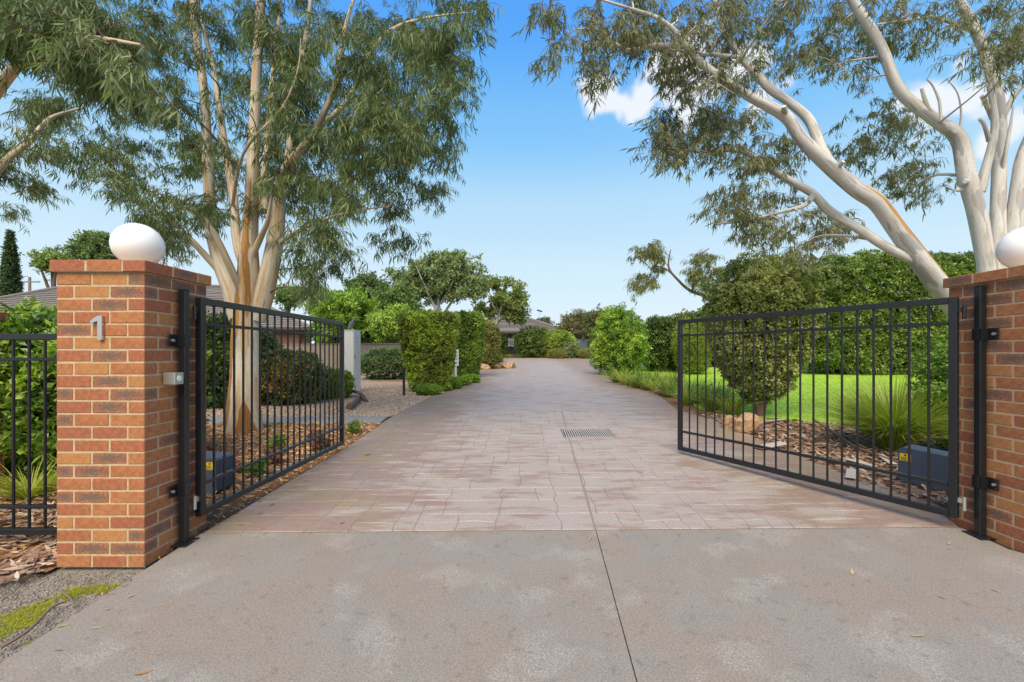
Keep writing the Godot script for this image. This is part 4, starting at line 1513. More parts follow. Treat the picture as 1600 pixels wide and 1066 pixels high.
func make_trees() -> void:
	var gumcol := [Color(0.036, 0.06, 0.022), Color(0.066, 0.1, 0.036), Color(0.105, 0.14, 0.055), Color(0.145, 0.17, 0.075)]
	R.seed = 601
	# the gum beside the left gate
	var b := onG(-4.74, 7.57)
	var limbs := [
		[[b + Vector3(0, -0.15, 0), b + Vector3(0.02, 0.12, 0), wp(383, 600, 7.57), wp(384, 530, 7.57), wp(387, 470, 7.57), wp(389, 384, 7.5), wp(393, 316, 7.45), wp(396, 220, 7.4), wp(401, 120, 7.35), wp(408, 0, 7.3), wp(420, -180, 7.3), wp(425, -330, 7.4)], [0.38, 0.285, 0.235, 0.215, 0.2, 0.135, 0.108, 0.088, 0.078, 0.066, 0.045, 0.015]],
		limb([[372, 500, 7.6, 32], [361, 455, 7.75, 32], [343, 410, 7.9, 29], [330, 354, 8.0, 25], [325, 260, 8.1, 21], [318, 140, 8.2, 18], [300, 0, 8.3, 15], [290, -180, 8.4, 6]]),
		limb([[382, 470, 7.58, 14], [366, 432, 7.35, 15], [338, 372, 7.1, 13], [314, 338, 6.9, 11], [285, 322, 6.6, 7]]),
		limb([[350, 432, 7.86, 14], [323, 402, 7.8, 13], [282, 358, 7.6, 10], [240, 325, 7.4, 7], [180, 280, 7.2, 4]]),
		limb([[384, 420, 7.5, 22], [371, 380, 7.6, 18], [364, 305, 7.8, 17], [352, 235, 7.9, 15], [334, 110, 8.1, 12], [312, 20, 8.2, 9], [300, -90, 8.3, 4]]),
		limb([[400, 500, 7.6, 34], [414, 455, 7.6, 36], [430, 373, 7.55, 32], [443, 276, 7.4, 22], [478, 224, 7.2, 15], [506, 177, 7.0, 12], [529, 118, 6.9, 11], [533, 71, 6.8, 9], [549, 10, 6.7, 7], [575, -70, 6.6, 3]]),
		limb([[468, 238, 7.25, 12], [505, 195, 7.3, 11], [545, 154, 7.3, 10], [573, 91, 7.3, 9], [612, 47, 7.3, 8], [667, 28, 7.3, 5], [730, 20, 7.3, 3]]),
		limb([[440, 300, 7.45, 15], [452, 230, 7.7, 13], [458, 158, 7.9, 13], [478, 59, 8.1, 11], [492, -60, 8.3, 6]]),
		limb([[389, 412, 7.52, 12], [406, 374, 7.35, 12], [418, 345, 7.1, 9], [425, 300, 6.9, 5]]),
		limb([[429, 384, 7.55, 10], [462, 364, 7.4, 7], [498, 346, 7.2, 6], [549, 331, 7.0, 4], [610, 322, 6.9, 2.5]]),
		limb([[412, 330, 7.5, 17], [414, 260, 7.9, 14], [424, 150, 8.3, 12], [436, 20, 8.6, 9], [440, -120, 8.8, 4]]),
		limb([[362, 330, 7.8, 7], [380, 240, 6.9, 6], [440, 170, 6.6, 5], [465, 110, 6.5, 3.5], [470, 60, 6.4, 2]]),
	]
	var cl := []
	cl += clumps_px([[60, 0], [110, 80], [70, 160], [80, 240], [110, 320], [200, 345], [290, 380], [340, 320], [430, 330], [470, 300], [470, 0]].map(func(q): return Vector2(q[0], q[1])), 132, 6.2, 10.4, 0.34, 0.55, 33)
	cl += clumps_px([[430, 0], [770, 0], [755, 90], [735, 170], [708, 235], [680, 270], [672, 330], [640, 385], [585, 380], [560, 350], [500, 330], [460, 320], [440, 200]].map(func(q): return Vector2(q[0], q[1])), 145, 5.8, 9.8, 0.32, 0.52, 33)
	cl += clumps_px([[455, 360], [500, 345], [540, 360], [545, 400], [505, 430], [470, 430]].map(func(q): return Vector2(q[0], q[1])), 12, 6.3, 8.0, 0.28, 0.36, 26)
	cl += clumps_px([[470, 420], [510, 430], [500, 462], [475, 465]].map(func(q): return Vector2(q[0], q[1])), 3, 6.4, 7.4, 0.16, 0.22, 18)
	cl += clumps_px([[240, 360], [330, 350], [330, 410], [255, 400]].map(func(q): return Vector2(q[0], q[1])), 6, 8.0, 10.0, 0.28, 0.4, 26)
	cl += clumps_px([[120, -10], [700, -10], [620, -260], [430, -380], [250, -300], [140, -160]].map(func(q): return Vector2(q[0], q[1])), 46, 6.0, 10.0, 0.4, 0.6, 40)
	tree("gum_tree", "multi stemmed gum tree with peeling cream and tan bark behind the open gate", b, limbs, cl, {bark = M.bark_left, twigbark = M.bark_twig, cols = gumcol, leaf = MESH.gum, leafmat = M.leaf_gum, seed = 602, sides = 14, lump = 0.07, stains = [[0, 3, 24, Vector3(-0.55, 0, 0.8), 0.5], [0, 18, 32, Vector3(0.3, 0, 1), 0.6], [0, 1, 8, Vector3(0.7, 0, 0.8), 0.5]]})
	# the gum whose boughs reach in at the left edge, trunk out of the picture
	R.seed = 610
	b = onG(-9.3, 6.4)
	var ll := [
		[[b + Vector3(0, -0.15, 0), b + Vector3(0.05, 1.5, 0), b + Vector3(0.2, 3.4, 0), b + Vector3(0.1, 6, 0.3), b + Vector3(0, 8.5, 0.4)], [0.34, 0.26, 0.2, 0.12, 0.03]],
		[[b + Vector3(0.15, 2.2, 0), wp(-60, 330, 7.0), wp(10, 250, 7.4), wp(45, 222, 7.5), wp(78, 185, 7.6), wp(130, 168, 7.7)], [0.12, 0.08, 0.05, 0.04, 0.03, 0.012]],
		[[b + Vector3(0.2, 3.3, 0), wp(-40, 180, 5.6), wp(40, 90, 4.8), wp(120, 60, 4.4), wp(220, 70, 4.2)], [0.12, 0.08, 0.045, 0.03, 0.012]],
	]
	cl = clumps_px([[-60, -60], [170, -60], [270, 20], [255, 105], [200, 150], [130, 120], [60, 130], [-30, 110]].map(func(q): return Vector2(q[0], q[1])), 24, 3.9, 4.8, 0.2, 0.32, 42)
	cl += clumps_px([[-80, 150], [30, 140], [85, 180], [80, 290], [60, 330], [-60, 340]].map(func(q): return Vector2(q[0], q[1])), 20, 7.0, 9.2, 0.26, 0.4, 34)
	cl += clumps_ball(b + Vector3(-0.5, 6.4, 0.5), Vector3(2.6, 2.4, 2.4), 20, 0.6, 34)
	tree("gum_tree", "overhanging gum boughs with long grey green leaves above the rail fence", b, ll, cl, {bark = M.bark_left, twigbark = M.bark_twig, cols = [Color(0.06, 0.09, 0.035), Color(0.11, 0.145, 0.065), Color(0.17, 0.2, 0.1)], leaf = MESH.gum, leafmat = M.leaf_gum, seed = 611})
	# the white gum behind the other pillar
	R.seed = 620
	b = onG(7.35, 7.0)
	var D := 6.9
	var rl := [
		[[b + Vector3(0, -0.15, 0), b + Vector3(0, 0.3, 0), b + Vector3(0.02, 0.9, 0)], [0.6, 0.5, 0.46]],
		[[b + Vector3(0, 0.5, 0), wp(1512, 510, 6.9), wp(1476, 457, 6.75), wp(1442, 414, 6.6), wp(1407, 367, 6.5), wp(1373, 319, 6.4), wp(1342, 298, 6.35), wp(1312, 274, 6.3), wp(1278, 242, 6.2), wp(1252, 216, 6.15), wp(1226, 181, 6.1), wp(1165, 147, 6.0), wp(1113, 112, 5.95), wp(1079, 82, 5.9), wp(1053, 47, 5.85), wp(1023, 26, 5.8), wp(990, 15, 5.8), wp(936, -2, 5.7), wp(890, -20, 5.7)], [0.197, 0.164, 0.146, 0.135, 0.125, 0.116, 0.111, 0.098, 0.090, 0.082, 0.074, 0.059, 0.051, 0.041, 0.031, 0.025, 0.020, 0.013, 0.007]],
		limb([[1302, 268, 6.3, 24], [1284, 233, 6.35, 22], [1265, 188, 6.45, 20], [1234, 160, 6.5, 17], [1205, 140, 6.5, 18], [1178, 112, 6.55, 16], [1152, 82, 6.6, 14], [1131, 47, 6.6, 12], [1118, 5, 6.6, 10], [1105, -60, 6.6, 5]]),
		limb([[1440, 414, 6.6, 18], [1408, 398, 6.55, 20], [1381, 384, 6.55, 20], [1342, 358, 6.6, 19], [1297, 330, 6.65, 18], [1269, 302, 6.7, 16], [1239, 285, 6.7, 15], [1200, 262, 6.7, 12], [1157, 236, 6.7, 9], [1096, 237, 6.7, 7], [1045, 231, 6.7, 3]]),
		limb([[1272, 305, 6.68, 14], [1255, 322, 6.6, 9], [1217, 332, 6.5, 7], [1165, 345, 6.4, 5], [1120, 350, 6.4, 2.5]]),
		limb([[1090, 90, 5.9, 12], [1062, 74, 5.95, 11], [1023, 71, 6.0, 10], [980, 78, 6.05, 8], [949, 56, 6.1, 6], [920, 20, 6.1, 3]]),
		limb([[1160, 90, 6.55, 9], [1120, 86, 6.3, 8], [1087, 82, 6.1, 6], [1040, 60, 6.0, 4]]),
		limb([[1545, 470, 6.95, 42], [1541, 410, 6.9, 35], [1528, 337, 6.85, 37], [1511, 276, 6.8, 37], [1498, 216, 6.8, 34], [1459, 186, 6.75, 27], [1407, 142, 6.7, 26], [1377, 73, 6.65, 23], [1335, 5, 6.6, 21], [1290, -80, 6.6, 18], [1230, -220, 6.6, 6]]),
		limb([[1562, 470, 7.0, 40], [1560, 388, 7.0, 34], [1561, 280, 7.05, 29], [1563, 207, 7.1, 27], [1557, 140, 7.1, 25], [1541, 86, 7.1, 23], [1519, 35, 7.1, 24], [1500, 0, 7.1, 20], [1470, -90, 7.1, 14], [1440, -220, 7.1, 5]]),
		limb([[1530, 300, 6.85, 24], [1541, 262, 6.8, 20], [1554, 207, 6.75, 16], [1552, 165, 6.7, 14], [1545, 130, 6.65, 10], [1535, 70, 6.6, 5]]),
		limb([[1578, 470, 7.0, 40], [1582, 380, 6.95, 36], [1594, 280, 6.9, 33], [1606, 230, 6.9, 34], [1650, 120, 6.9, 24], [1700, -40, 6.9, 10]]),
		limb([[1563, 190, 7.1, 16], [1585, 150, 7.0, 11], [1612, 120, 6.9, 8], [1650, 80, 6.8, 4]]),
		limb([[1528, 50, 7.1, 15], [1500, 40, 7.0, 11], [1460, 27, 6.9, 8], [1420, 32, 6.8, 7], [1370, 38, 6.7, 3]]),
		# stubs of lopped boughs and knots
		limb([[1511, 284, 6.78, 14], [1509, 284, 6.62, 12], [1508, 284, 6.58, 9]]),
		limb([[1502, 296, 6.8, 11], [1496, 297, 6.66, 9], [1494, 297, 6.62, 6]]),
		limb([[1228, 180, 6.1, 12], [1226, 172, 6.0, 11], [1225, 166, 5.96, 9]]),
		limb([[1300, 268, 6.28, 14], [1312, 258, 6.18, 11], [1318, 252, 6.12, 7]]),
		limb([[1490, 208, 6.75, 15], [1462, 180, 6.7, 11], [1450, 168, 6.66, 10], [1440, 138, 6.6, 7]]),
		limb([[1470, 190, 6.68, 7], [1468, 160, 6.65, 6], [1458, 135, 6.6, 4], [1448, 124, 6.58, 3]]),
		limb([[1500, 205, 6.75, 6], [1502, 175, 6.75, 4.5], [1496, 145, 6.7, 3], [1480, 124, 6.7, 2]]),
		limb([[1566, 265, 7.0, 9], [1574, 225, 6.9, 8], [1580, 190, 6.9, 6], [1584, 165, 6.9, 3]]),
		limb([[1546, 220, 6.8, 12], [1538, 195, 6.7, 9], [1530, 186, 6.66, 7]]),
		limb([[1552, 185, 6.8, 14], [1540, 160, 6.7, 11], [1534, 150, 6.66, 9]]),
	]
	var pv := func(q): return Vector2(q[0], q[1])
	cl = clumps_px([[835, 10], [900, -20], [1000, -10], [1010, 40], [960, 90], [940, 140], [900, 100], [850, 75]].map(pv), 22, 5.4, 6.6, 0.26, 0.40, 11)
	cl += clumps_px([[980, 0], [1080, -10], [1110, 60], [1080, 130], [1040, 150], [1000, 110], [960, 100]].map(pv), 22, 5.4, 6.6, 0.26, 0.40, 11)
	cl += clumps_px([[1060, 0], [1250, -10], [1240, 100], [1190, 140], [1120, 170], [1060, 150]].map(pv), 35, 5.6, 7.2, 0.27, 0.42, 11)
	cl += clumps_px([[990, 215], [1030, 185], [1100, 170], [1170, 180], [1230, 200], [1240, 270], [1180, 285], [1120, 250], [1060, 275], [1005, 260]].map(pv), 48, 6.2, 7.4, 0.26, 0.40, 11)
	cl += clumps_px([[1100, 310], [1150, 290], [1230, 310], [1290, 340], [1270, 400], [1200, 400], [1130, 380]].map(pv), 27, 6.0, 7.2, 0.24, 0.39, 11)
	cl += clumps_px([[1280, 190], [1350, 165], [1420, 180], [1460, 240], [1465, 320], [1440, 330], [1400, 300], [1330, 250], [1270, 230]].map(pv), 32, 7.4, 8.8, 0.30, 0.46, 11)
	cl += clumps_px([[1260, 330], [1330, 330], [1345, 370], [1290, 390], [1262, 375]].map(pv), 10, 7.2, 8.2, 0.27, 0.40, 10)
	cl += clumps_px([[1200, 0], [1340, -10], [1370, 100], [1340, 140], [1290, 100], [1220, 120]].map(pv), 29, 6.8, 8.0, 0.30, 0.43, 11)
	cl += clumps_px([[1330, -10], [1510, -10], [1500, 60], [1460, 90], [1410, 60], [1370, 90]].map(pv), 24, 6.2, 7.8, 0.27, 0.42, 10)
	cl += clumps_px([[1530, -10], [1660, -10], [1660, 140], [1590, 130], [1540, 90]].map(pv), 24, 6.0, 7.4, 0.27, 0.42, 11)
	cl += clumps_px([[1525, 95], [1560, 95], [1558, 140], [1535, 140]].map(pv), 2, 5.4, 5.8, 0.18, 0.23, 6)
	cl += clumps_px([[900, -30], [1500, -30], [1700, -60], [1650, -330], [1300, -420], [1000, -250]].map(pv), 59, 5.6, 8.0, 0.52, 0.85, 11)
	tree("gum_tree", "large white trunked gum with lopped stubs behind the brick pillar", b, rl, cl, {bark = M.bark_white, twigbark = M.bark_white, twig = 1.2, cols = [Color(0.065, 0.08, 0.036), Color(0.11, 0.125, 0.058), Color(0.155, 0.16, 0.085)], leaf = MESH.gum_short, leafmat = M.leaf_gum, seed = 621, sides = 16, lump = 0.07, twigstep = 0.06, stains = [[1, 7, 30, Vector3(0.35, 0.5, 1), 0.36], [7, 3, 10, Vector3(0.9, 0, 0.5), 0.3]]})
	# small sparse gum above the clipped shrub
	R.seed = 630
	b = onG(7.5, 16.0)
	var s3 := [
		[[b + Vector3(0, -0.1, 0), wp(1140, 520, 15.6), wp(1112, 470, 15.0), wp(1080, 455, 14.5), wp(1062, 440, 14.1), wp(1045, 418, 14.0), wp(1048, 390, 14.0)], [0.11, 0.09, 0.07, 0.05, 0.04, 0.03, 0.012]],
		limb([[1082, 458, 14.5, 4], [1084, 440, 14.3, 4], [1090, 405, 14.3, 3], [1108, 388, 14.2, 1.5]]),
		limb([[1060, 438, 14.1, 3], [1040, 420, 13.9, 2.5], [1020, 415, 13.8, 1.5]]),
	]
	cl = clumps_px([[992, 385], [1030, 380], [1035, 430], [1020, 455], [995, 445]].map(pv), 12, 13.4, 14.6, 0.26, 0.4, 20)
	cl += clumps_px([[1080, 400], [1115, 372], [1135, 400], [1120, 450], [1080, 460]].map(pv), 12, 13.6, 15, 0.28, 0.42, 18)
	tree("gum_tree", "small sparse gum with bare twisting branches behind the clipped shrub", b, s3, cl, {bark = M.bark_brown, cols = [Color(0.10, 0.12, 0.04), Color(0.16, 0.18, 0.07)], leaf = MESH.gum_short, leafmat = M.leaf_gum, seed = 631, size = 1.5, sides = 8})
	# trees beyond
	far_tree("broad grey green gum with pale forked trunk beyond the trimmed hedges", 690, 440, 36.0, [84, 52, 60], 46, 1.0, 26, [Color(0.075, 0.105, 0.045), Color(0.115, 0.15, 0.07), Color(0.16, 0.19, 0.10)], M.bark_white, 641, true)
	far_tree("loose olive leaved gum leaning over the far tiled roof", 790, 472, 40.0, [46, 46, 36], 28, 0.75, 14, [Color(0.09, 0.115, 0.035), Color(0.14, 0.17, 0.06)], M.bark_white, 642, true)
	far_tree("dense bright green tree behind the white cabinet", 542, 492, 25.0, [54, 44, 54], 44, 0.9, 60, [Color(0.07, 0.12, 0.015), Color(0.12, 0.19, 0.025), Color(0.2, 0.28, 0.04)], M.bark_brown, 643, false)
	far_tree("dark rounded tree behind the bright green one", 575, 462, 34.0, [44, 30, 40], 26, 1.1, 50, [Color(0.05, 0.08, 0.025), Color(0.09, 0.125, 0.045)], M.bark_brown, 644, false)
	far_tree("mid green tree standing between the gum and the bright tree", 622, 478, 31.0, [34, 36, 36], 24, 0.85, 44, [Color(0.045, 0.08, 0.02), Color(0.09, 0.14, 0.035)], M.bark_brown, 645, false)
	far_tree("vine covered tree rising over the paling fence", 612, 508, 21.5, [32, 28, 30], 26, 0.5, 46, [Color(0.08, 0.13, 0.02), Color(0.15, 0.22, 0.04), Color(0.2, 0.27, 0.06)], M.bark_brown, 646, false)
	far_tree("flat topped tree beyond the house roof", 84, 410, 48.0, [28, 16, 24], 14, 1.2, 34, [Color(0.09, 0.13, 0.03), Color(0.15, 0.19, 0.06)], M.bark_brown, 647, false)
	far_tree("leafy tree seen behind the globe lamp", 152, 388, 34.0, [32, 26, 30], 18, 1.0, 40, [Color(0.06, 0.09, 0.03), Color(0.1, 0.14, 0.05)], M.bark_brown, 648, false)
	far_tree("distant tree showing beside the gum's trunk", 452, 462, 44.0, [20, 14, 20], 10, 1.1, 30, [Color(0.07, 0.11, 0.03), Color(0.11, 0.15, 0.05)], M.bark_brown, 649, false)
	far_tree("small dark tree showing past the far roof", 848, 506, 66.0, [14, 9, 14], 10, 0.8, 26, [Color(0.04, 0.06, 0.03), Color(0.07, 0.09, 0.045)], M.bark_brown, 651, false)
	# pencil cypress
	var c := onG(wp2(16, 42.0).x, 42.0)
	shrub("cypress_tree", "tall narrow cypress rising beyond the house roof", "tree", c, Vector3(2.1, 11.9, 2.1), 2600, {cols = [Color(0.025, 0.05, 0.02), Color(0.05, 0.085, 0.03)], leaf = MESH.far, leafmat = M.leaf, power = 2.0, bottom = 1.0, top = 0.35, stems = 1, stem_r = 0.12, single = true, bark = M.bark_brown, size = 1.1, up = 1.2, rough = 0.1})

func far_tree(label: String, px: float, py: float, d: float, s: Array, n: int, r: float, sp: int, cols: Array, bk: Material, sd: int, forked: bool) -> void:
	R.seed = sd
	var c := wp(px, py, d)
	var k := d / F
	var b := onG(c.x + rr(-0.3, 0.3) - (2.2 if px == 790 else 0.0), d)
	var size := Vector3(s[0], s[1], s[2]) * k
	var h := c.y - b.y
	var th := 0.02 * h + 0.06
	var limbs := [[[b + Vector3(0, -0.1, 0), b.lerp(c, 0.4), b.lerp(c, 0.75) + Vector3(rr(-0.2, 0.2), 0, 0), c + Vector3(0, size.y * 0.4, 0)], [th * 1.3, th, th * 0.8, th * 0.3]]]
	for q in 4 if forked else 3:
		var a := TAU * q / 4.0 + rr(0, 1)
		var e := c + Vector3(cos(a) * size.x, rr(0.0, 0.6) * size.y, sin(a) * size.z) * 0.65
		var st := b.lerp(c, rr(0.5, 0.75))
		limbs.append([[st, st.lerp(e, 0.5) + Vector3(0, -0.05, 0) * size.y, e], [th * 0.7, th * 0.5, th * 0.2]])
	for q in cols.size(): cols[q] = cols[q] * 1.3
	var cl := clumps_ball(c, size - Vector3.ONE * r * 0.5, int(n * 1.5), r * 1.25, sp)
	tree("gum_tree" if forked else "broadleaf_tree", label, b, limbs, cl, {bark = bk, cols = cols, leaf = MESH.far, leafmat = M.leaf, seed = sd + 100, sides = 7, droop = 0.2, size = clampf(d / 24.0, 0.8, 1.8), jit = 0.2, twigstep = 0.16, lump = 0.0})

# ---------- garden
func make_garden() -> void:
	R.seed = 701
	var hedgecol := [Color(0.055, 0.09, 0.014), Color(0.125, 0.185, 0.024), Color(0.23, 0.3, 0.04)]
	var dark := [Color(0.028, 0.05, 0.016), Color(0.06, 0.095, 0.025), Color(0.11, 0.155, 0.04)]
	# two clipped vase-shaped hedges
	var a := gp(664, 614)
	shrub("trimmed_hedge", "clipped vase shaped hedge with thin brown patches facing the gravel", "hedge", onG(a.x, a.y + 0.6), Vector3(1.72, 2.32, 1.1), 11000, {cols = [Color(0.1, 0.1, 0.025), Color(0.19, 0.24, 0.033), Color(0.34, 0.42, 0.06)], leaf = MESH.hedge, leafmat = M.leaf, power = 7.0, bottom = 0.62, top = 1.08, rough = 0.12, gap = 0.6, stems = 11, stem_r = 0.04, turn = 0.12, shell = 0.35, group = "clipped hedges by the drive"})
	a = gp(728, 592)
	shrub("trimmed_hedge", "dense green clipped hedge standing behind the white sign post", "hedge", onG(a.x - 0.1, a.y + 0.9), Vector3(1.42, 2.62, 1.3), 7000, {cols = [Color(0.045, 0.08, 0.012), Color(0.1, 0.16, 0.022), Color(0.2, 0.27, 0.035)], leaf = MESH.hedge, leafmat = M.leaf, power = 7.0, bottom = 0.66, top = 1.06, rough = 0.1, stems = 7, stem_r = 0.035, turn = -0.1, shell = 0.3, size = 1.1, group = "clipped hedges by the drive"})
	shrub("shrub", "brownish thin shrub behind the dense clipped hedge", "shrub", onG(wp2(763, 24).x, 24.0), Vector3(1.3, 2.5, 1.4), 2400, {cols = [Color(0.1, 0.1, 0.03), Color(0.17, 0.17, 0.05)], leaf = MESH.broad, leafmat = M.leaf, gap = 0.6})
	# ground cover at their feet
	for q in [[672, 618], [690, 612], [706, 608], [722, 603], [738, 599]]:
		var g := gp(q[0], q[1])
		shrub("ground_cover", "low bright green groundcover at the foot of the clipped hedges", "groundcover", onG(g.x - 0.1, g.y + 0.25), Vector3(0.75, 0.26, 0.6), 420, {cols = [Color(0.08, 0.14, 0.015), Color(0.17, 0.26, 0.03)], leaf = MESH.hedge, leafmat = M.leaf, stems = 3, stem_r = 0.006, group = "groundcover tufts"})
	# clipped round-headed shrub on the lawn edge
	a = gp(1187, 650)
	shrub("lawn_shrub", "tall speckled green shrub tapering to a dark trunk at the lawn edge", "shrub", onG(a.x, a.y), Vector3(2.2, 2.98, 2.1), 9500, {cols = [Color(0.09, 0.115, 0.03), Color(0.18, 0.21, 0.06), Color(0.33, 0.34, 0.13)], leaf = MESH.hedge, leafmat = M.leaf_gloss, power = 2.4, bottom = 0.56, top = 1.06, lift = 0.32, rough = 0.2, stems = 8, stem_r = 0.055, single = true, bark = M.bark_brown, shell = 0.5, gap = 0.25})
	# tall hedge across the lawn
	shrub("tall_hedge", "tall dense green hedge walling the far side of the lawn", "hedge", onG(19.5, 21.0), Vector3(14.5, 5.3, 3.4), 36000, {cols = [Color(0.04, 0.066, 0.014), Color(0.085, 0.13, 0.024), Color(0.16, 0.21, 0.045)], leaf = MESH.broad, leafmat = M.leaf_gloss, power = 5.0, bottom = 1.0, rough = 0.12, stems = 9, stem_r = 0.06, turn = 0.12, shell = 0.35, size = 1.3})
	# far mid bushes
	a = gp(972, 588)
	shrub("shrub", "bright lime green bush spilling over the drive's edge", "shrub", onG(a.x + 0.1, a.y + 1.0), Vector3(2.3, 2.8, 2.1), 4600, {cols = [Color(0.063, 0.129, 0.020), Color(0.136, 0.225, 0.032), Color(0.313, 0.386, 0.052)], leaf = MESH.broad, leafmat = M.leaf, rough = 0.6, power = 2.0, bottom = 1.0, top = 0.85, up = 0.9, size = 1.1, gap = 0.45})
	shrub("shrub", "very dark green bush next to the lime bush", "shrub", onG(wp2(1035, 22).x, 22.0), Vector3(2.4, 2.6, 2.4), 4200, {cols = dark, leaf = MESH.broad, leafmat = M.leaf_gloss, rough = 0.25, size = 1.2})
	shrub("shrub", "yellow green feathery conifer between the dark bush and clipped shrub", "shrub", onG(wp2(1082, 20).x, 20.0), Vector3(1.7, 2.4, 1.6), 3200, {cols = [Color(0.11, 0.15, 0.02), Color(0.2, 0.24, 0.04)], leaf = MESH.fine, leafmat = M.leaf, rough = 0.2, up = 1.0, size = 1.4})
	shrub("shrub", "mixed olive shrub behind the feathery conifer", "shrub", onG(wp2(1110, 27).x, 27.0), Vector3(6.0, 3.2, 2.4), 4200, {cols = [Color(0.06, 0.08, 0.02), Color(0.12, 0.14, 0.04)], leaf = MESH.broad, leafmat = M.leaf, rough = 0.4, size = 1.7})
	var farb := [
		["dark rounded bush before the far fence beside the notice", 835, 40.5, 60, 44, [Color(0.05, 0.075, 0.02), Color(0.1, 0.14, 0.035)]],
		["fresh green bush with pale tips in the far bed", 872, 40.0, 54, 40, [Color(0.07, 0.11, 0.02), Color(0.15, 0.21, 0.04), Color(0.24, 0.3, 0.05)]],
		["silvery grey green bush low in the far bed", 886, 39.5, 34, 24, [Color(0.12, 0.16, 0.08), Color(0.2, 0.24, 0.13)]],
		["brownish olive bush with reddish tips behind the blue grey fence", 905, 46.0, 70, 66, [Color(0.07, 0.075, 0.03), Color(0.12, 0.12, 0.05), Color(0.16, 0.12, 0.07)]],
		["shaggy olive bush behind the lime bush", 940, 44.0, 60, 72, [Color(0.06, 0.07, 0.028), Color(0.12, 0.13, 0.05)]],
		["small green bush against the dark fence left of the notice", 770, 41.0, 40, 38, [Color(0.05, 0.08, 0.02), Color(0.09, 0.14, 0.03)]],
	]
	for q in farb:
		var k: float = q[2] / F
		shrub("far_bush", q[0].replace("left of", "short of"), "shrub", onG(wp2(q[1], q[2]).x, q[2]), Vector3(q[3] * k, q[4] * k, q[3] * k * 0.8), 2400, {cols = q[5], leaf = MESH.broad, leafmat = M.leaf, rough = 0.4, size = 1.9, up = 0.5, group = "bushes of the far bed"})
	R.seed = 705
	for k in 13:
		var x := wp2(752 + k * 15.5 + rr(-4, 4), 39.8 + rr(0, 0.5))
		clump("strappy_plant", "low strappy green plant edging the far garden bed", "plant", onG(x.x, x.y, -0.03), MESH.straps[k % 5], M.strap if k % 3 else M.strap_yellow, Vector3(1.5, 1.05, 1.5), Color.WHITE, "strappy plants of the far bed")
	for q in [[878, 564], [925, 562]]:
		var g := gp(q[0], q[1])
		shrub("low_mound", "low tan green mound plant at the far kerb", "plant", onG(g.x, 38.6), Vector3(1.6, 0.75, 1.2), 900, {cols = [Color(0.13, 0.14, 0.04), Color(0.22, 0.2, 0.07)], leaf = MESH.fine, leafmat = M.leaf, size = 2.0, stems = 3, group = "mounds at the far kerb"})
	# strappy border along the drive
	R.seed = 706
	var bord := [[958, 596, 1.0], [972, 600, 1.1], [990, 604, 1.1], [1006, 607, 1.0], [1024, 612, 1.0], [1038, 618, 1.05], [1050, 606, 1.1], [1066, 630, 1.0], [1084, 628, 1.1], [1104, 640, 1.05], [1122, 632, 1.0], [1020, 598, 1.0], [1090, 614, 0.9], [1136, 646, 0.9], [965, 590, 1.0], [998, 597, 1.0], [1040, 602, 1.0], [1072, 616, 1.0], [1112, 624, 1.0]]
	for i in bord.size():
		var g := gp(bord[i][0], bord[i][1] + 2)
		var s: float = bord[i][2] * rr(0.9, 1.1)
		clump("strappy_plant", "strappy green clump in the row edging the drive beside the lawn", "plant", onG(g.x + 0.12, g.y + 0.05, -0.03), MESH.straps[i % 5], [M.strap, M.strap_yellow, M.strap][i % 3], Vector3(1.25, s * 1.3, 1.25), Color.WHITE, "strappy border along the drive")
	# big grass and leafy shrub by the pillar
	var g := gp(1398, 702)
	clump("lomandra", "large arching mat rush clump on the bark mulch", "grass plant", onG(g.x, g.y, -0.04), MESH.lomandra, M.strap_rush, Vector3(1.05, 1.22, 1.05), Color.WHITE)
	shrub("shrub", "loose leafy green shrub beside the mat rush clump", "shrub", onG(5.62, 5.7), Vector3(1.0, 1.55, 1.1), 1300, {cols = [Color(0.078, 0.143, 0.026), Color(0.169, 0.260, 0.052)], leaf = MESH.hedge, leafmat = M.leaf, rough = 0.4, gap = 0.4, power = 2.0})
	# left: behind the fence and the gate
	shrub("shrub", "glossy dark green hedge shrub behind the rail fence", "shrub", onG(-5.35, 5.3), Vector3(2.7, 1.78, 1.7), 4600, {cols = [Color(0.033, 0.065, 0.016), Color(0.091, 0.156, 0.026), Color(0.208, 0.286, 0.039)], leaf = MESH.broad, leafmat = M.leaf_gloss, rough = 0.22, power = 3.0})
	R.seed = 708
	for q in [[-4.75, 4.3, 0.9], [-4.35, 4.45, 1.0], [-3.95, 4.35, 0.95], [-4.1, 4.8, 1.0]]:
		clump("strappy_plant", "yellow green strappy clump rising behind the rail fence", "plant", onG(q[0], q[1], -0.05), MESH.straps[R.randi() % 5], M.strap_yellow, Vector3(0.95, q[2], 0.95), Color.WHITE, "strappy clumps behind the rail fence")
	shrub("shrub", "dark evergreen shrub behind the gum's trunk", "shrub", onG(wp2(335, 10.2).x, 10.2), Vector3(1.7, 2.0, 1.4), 3400, {cols = dark, leaf = MESH.broad, leafmat = M.leaf_gloss, rough = 0.25})
	shrub("shrub", "rounded dark green shrub with reddish new tips before the paling fence", "shrub", onG(wp2(448, 10.8).x, 10.8), Vector3(1.7, 1.2, 1.4), 3200, {cols = [Color(0.025, 0.045, 0.014), Color(0.06, 0.09, 0.022), Color(0.13, 0.14, 0.035), Color(0.2, 0.11, 0.05)], leaf = MESH.broad, leafmat = M.leaf_gloss, rough = 0.3})
	shrub("shrub", "taller dark shrub joining the rounded one near the brick house", "shrub", onG(wp2(400, 12.0).x, 12.0), Vector3(1.1, 1.75, 1.2), 2400, {cols = dark, leaf = MESH.broad, leafmat = M.leaf_gloss, rough = 0.3})
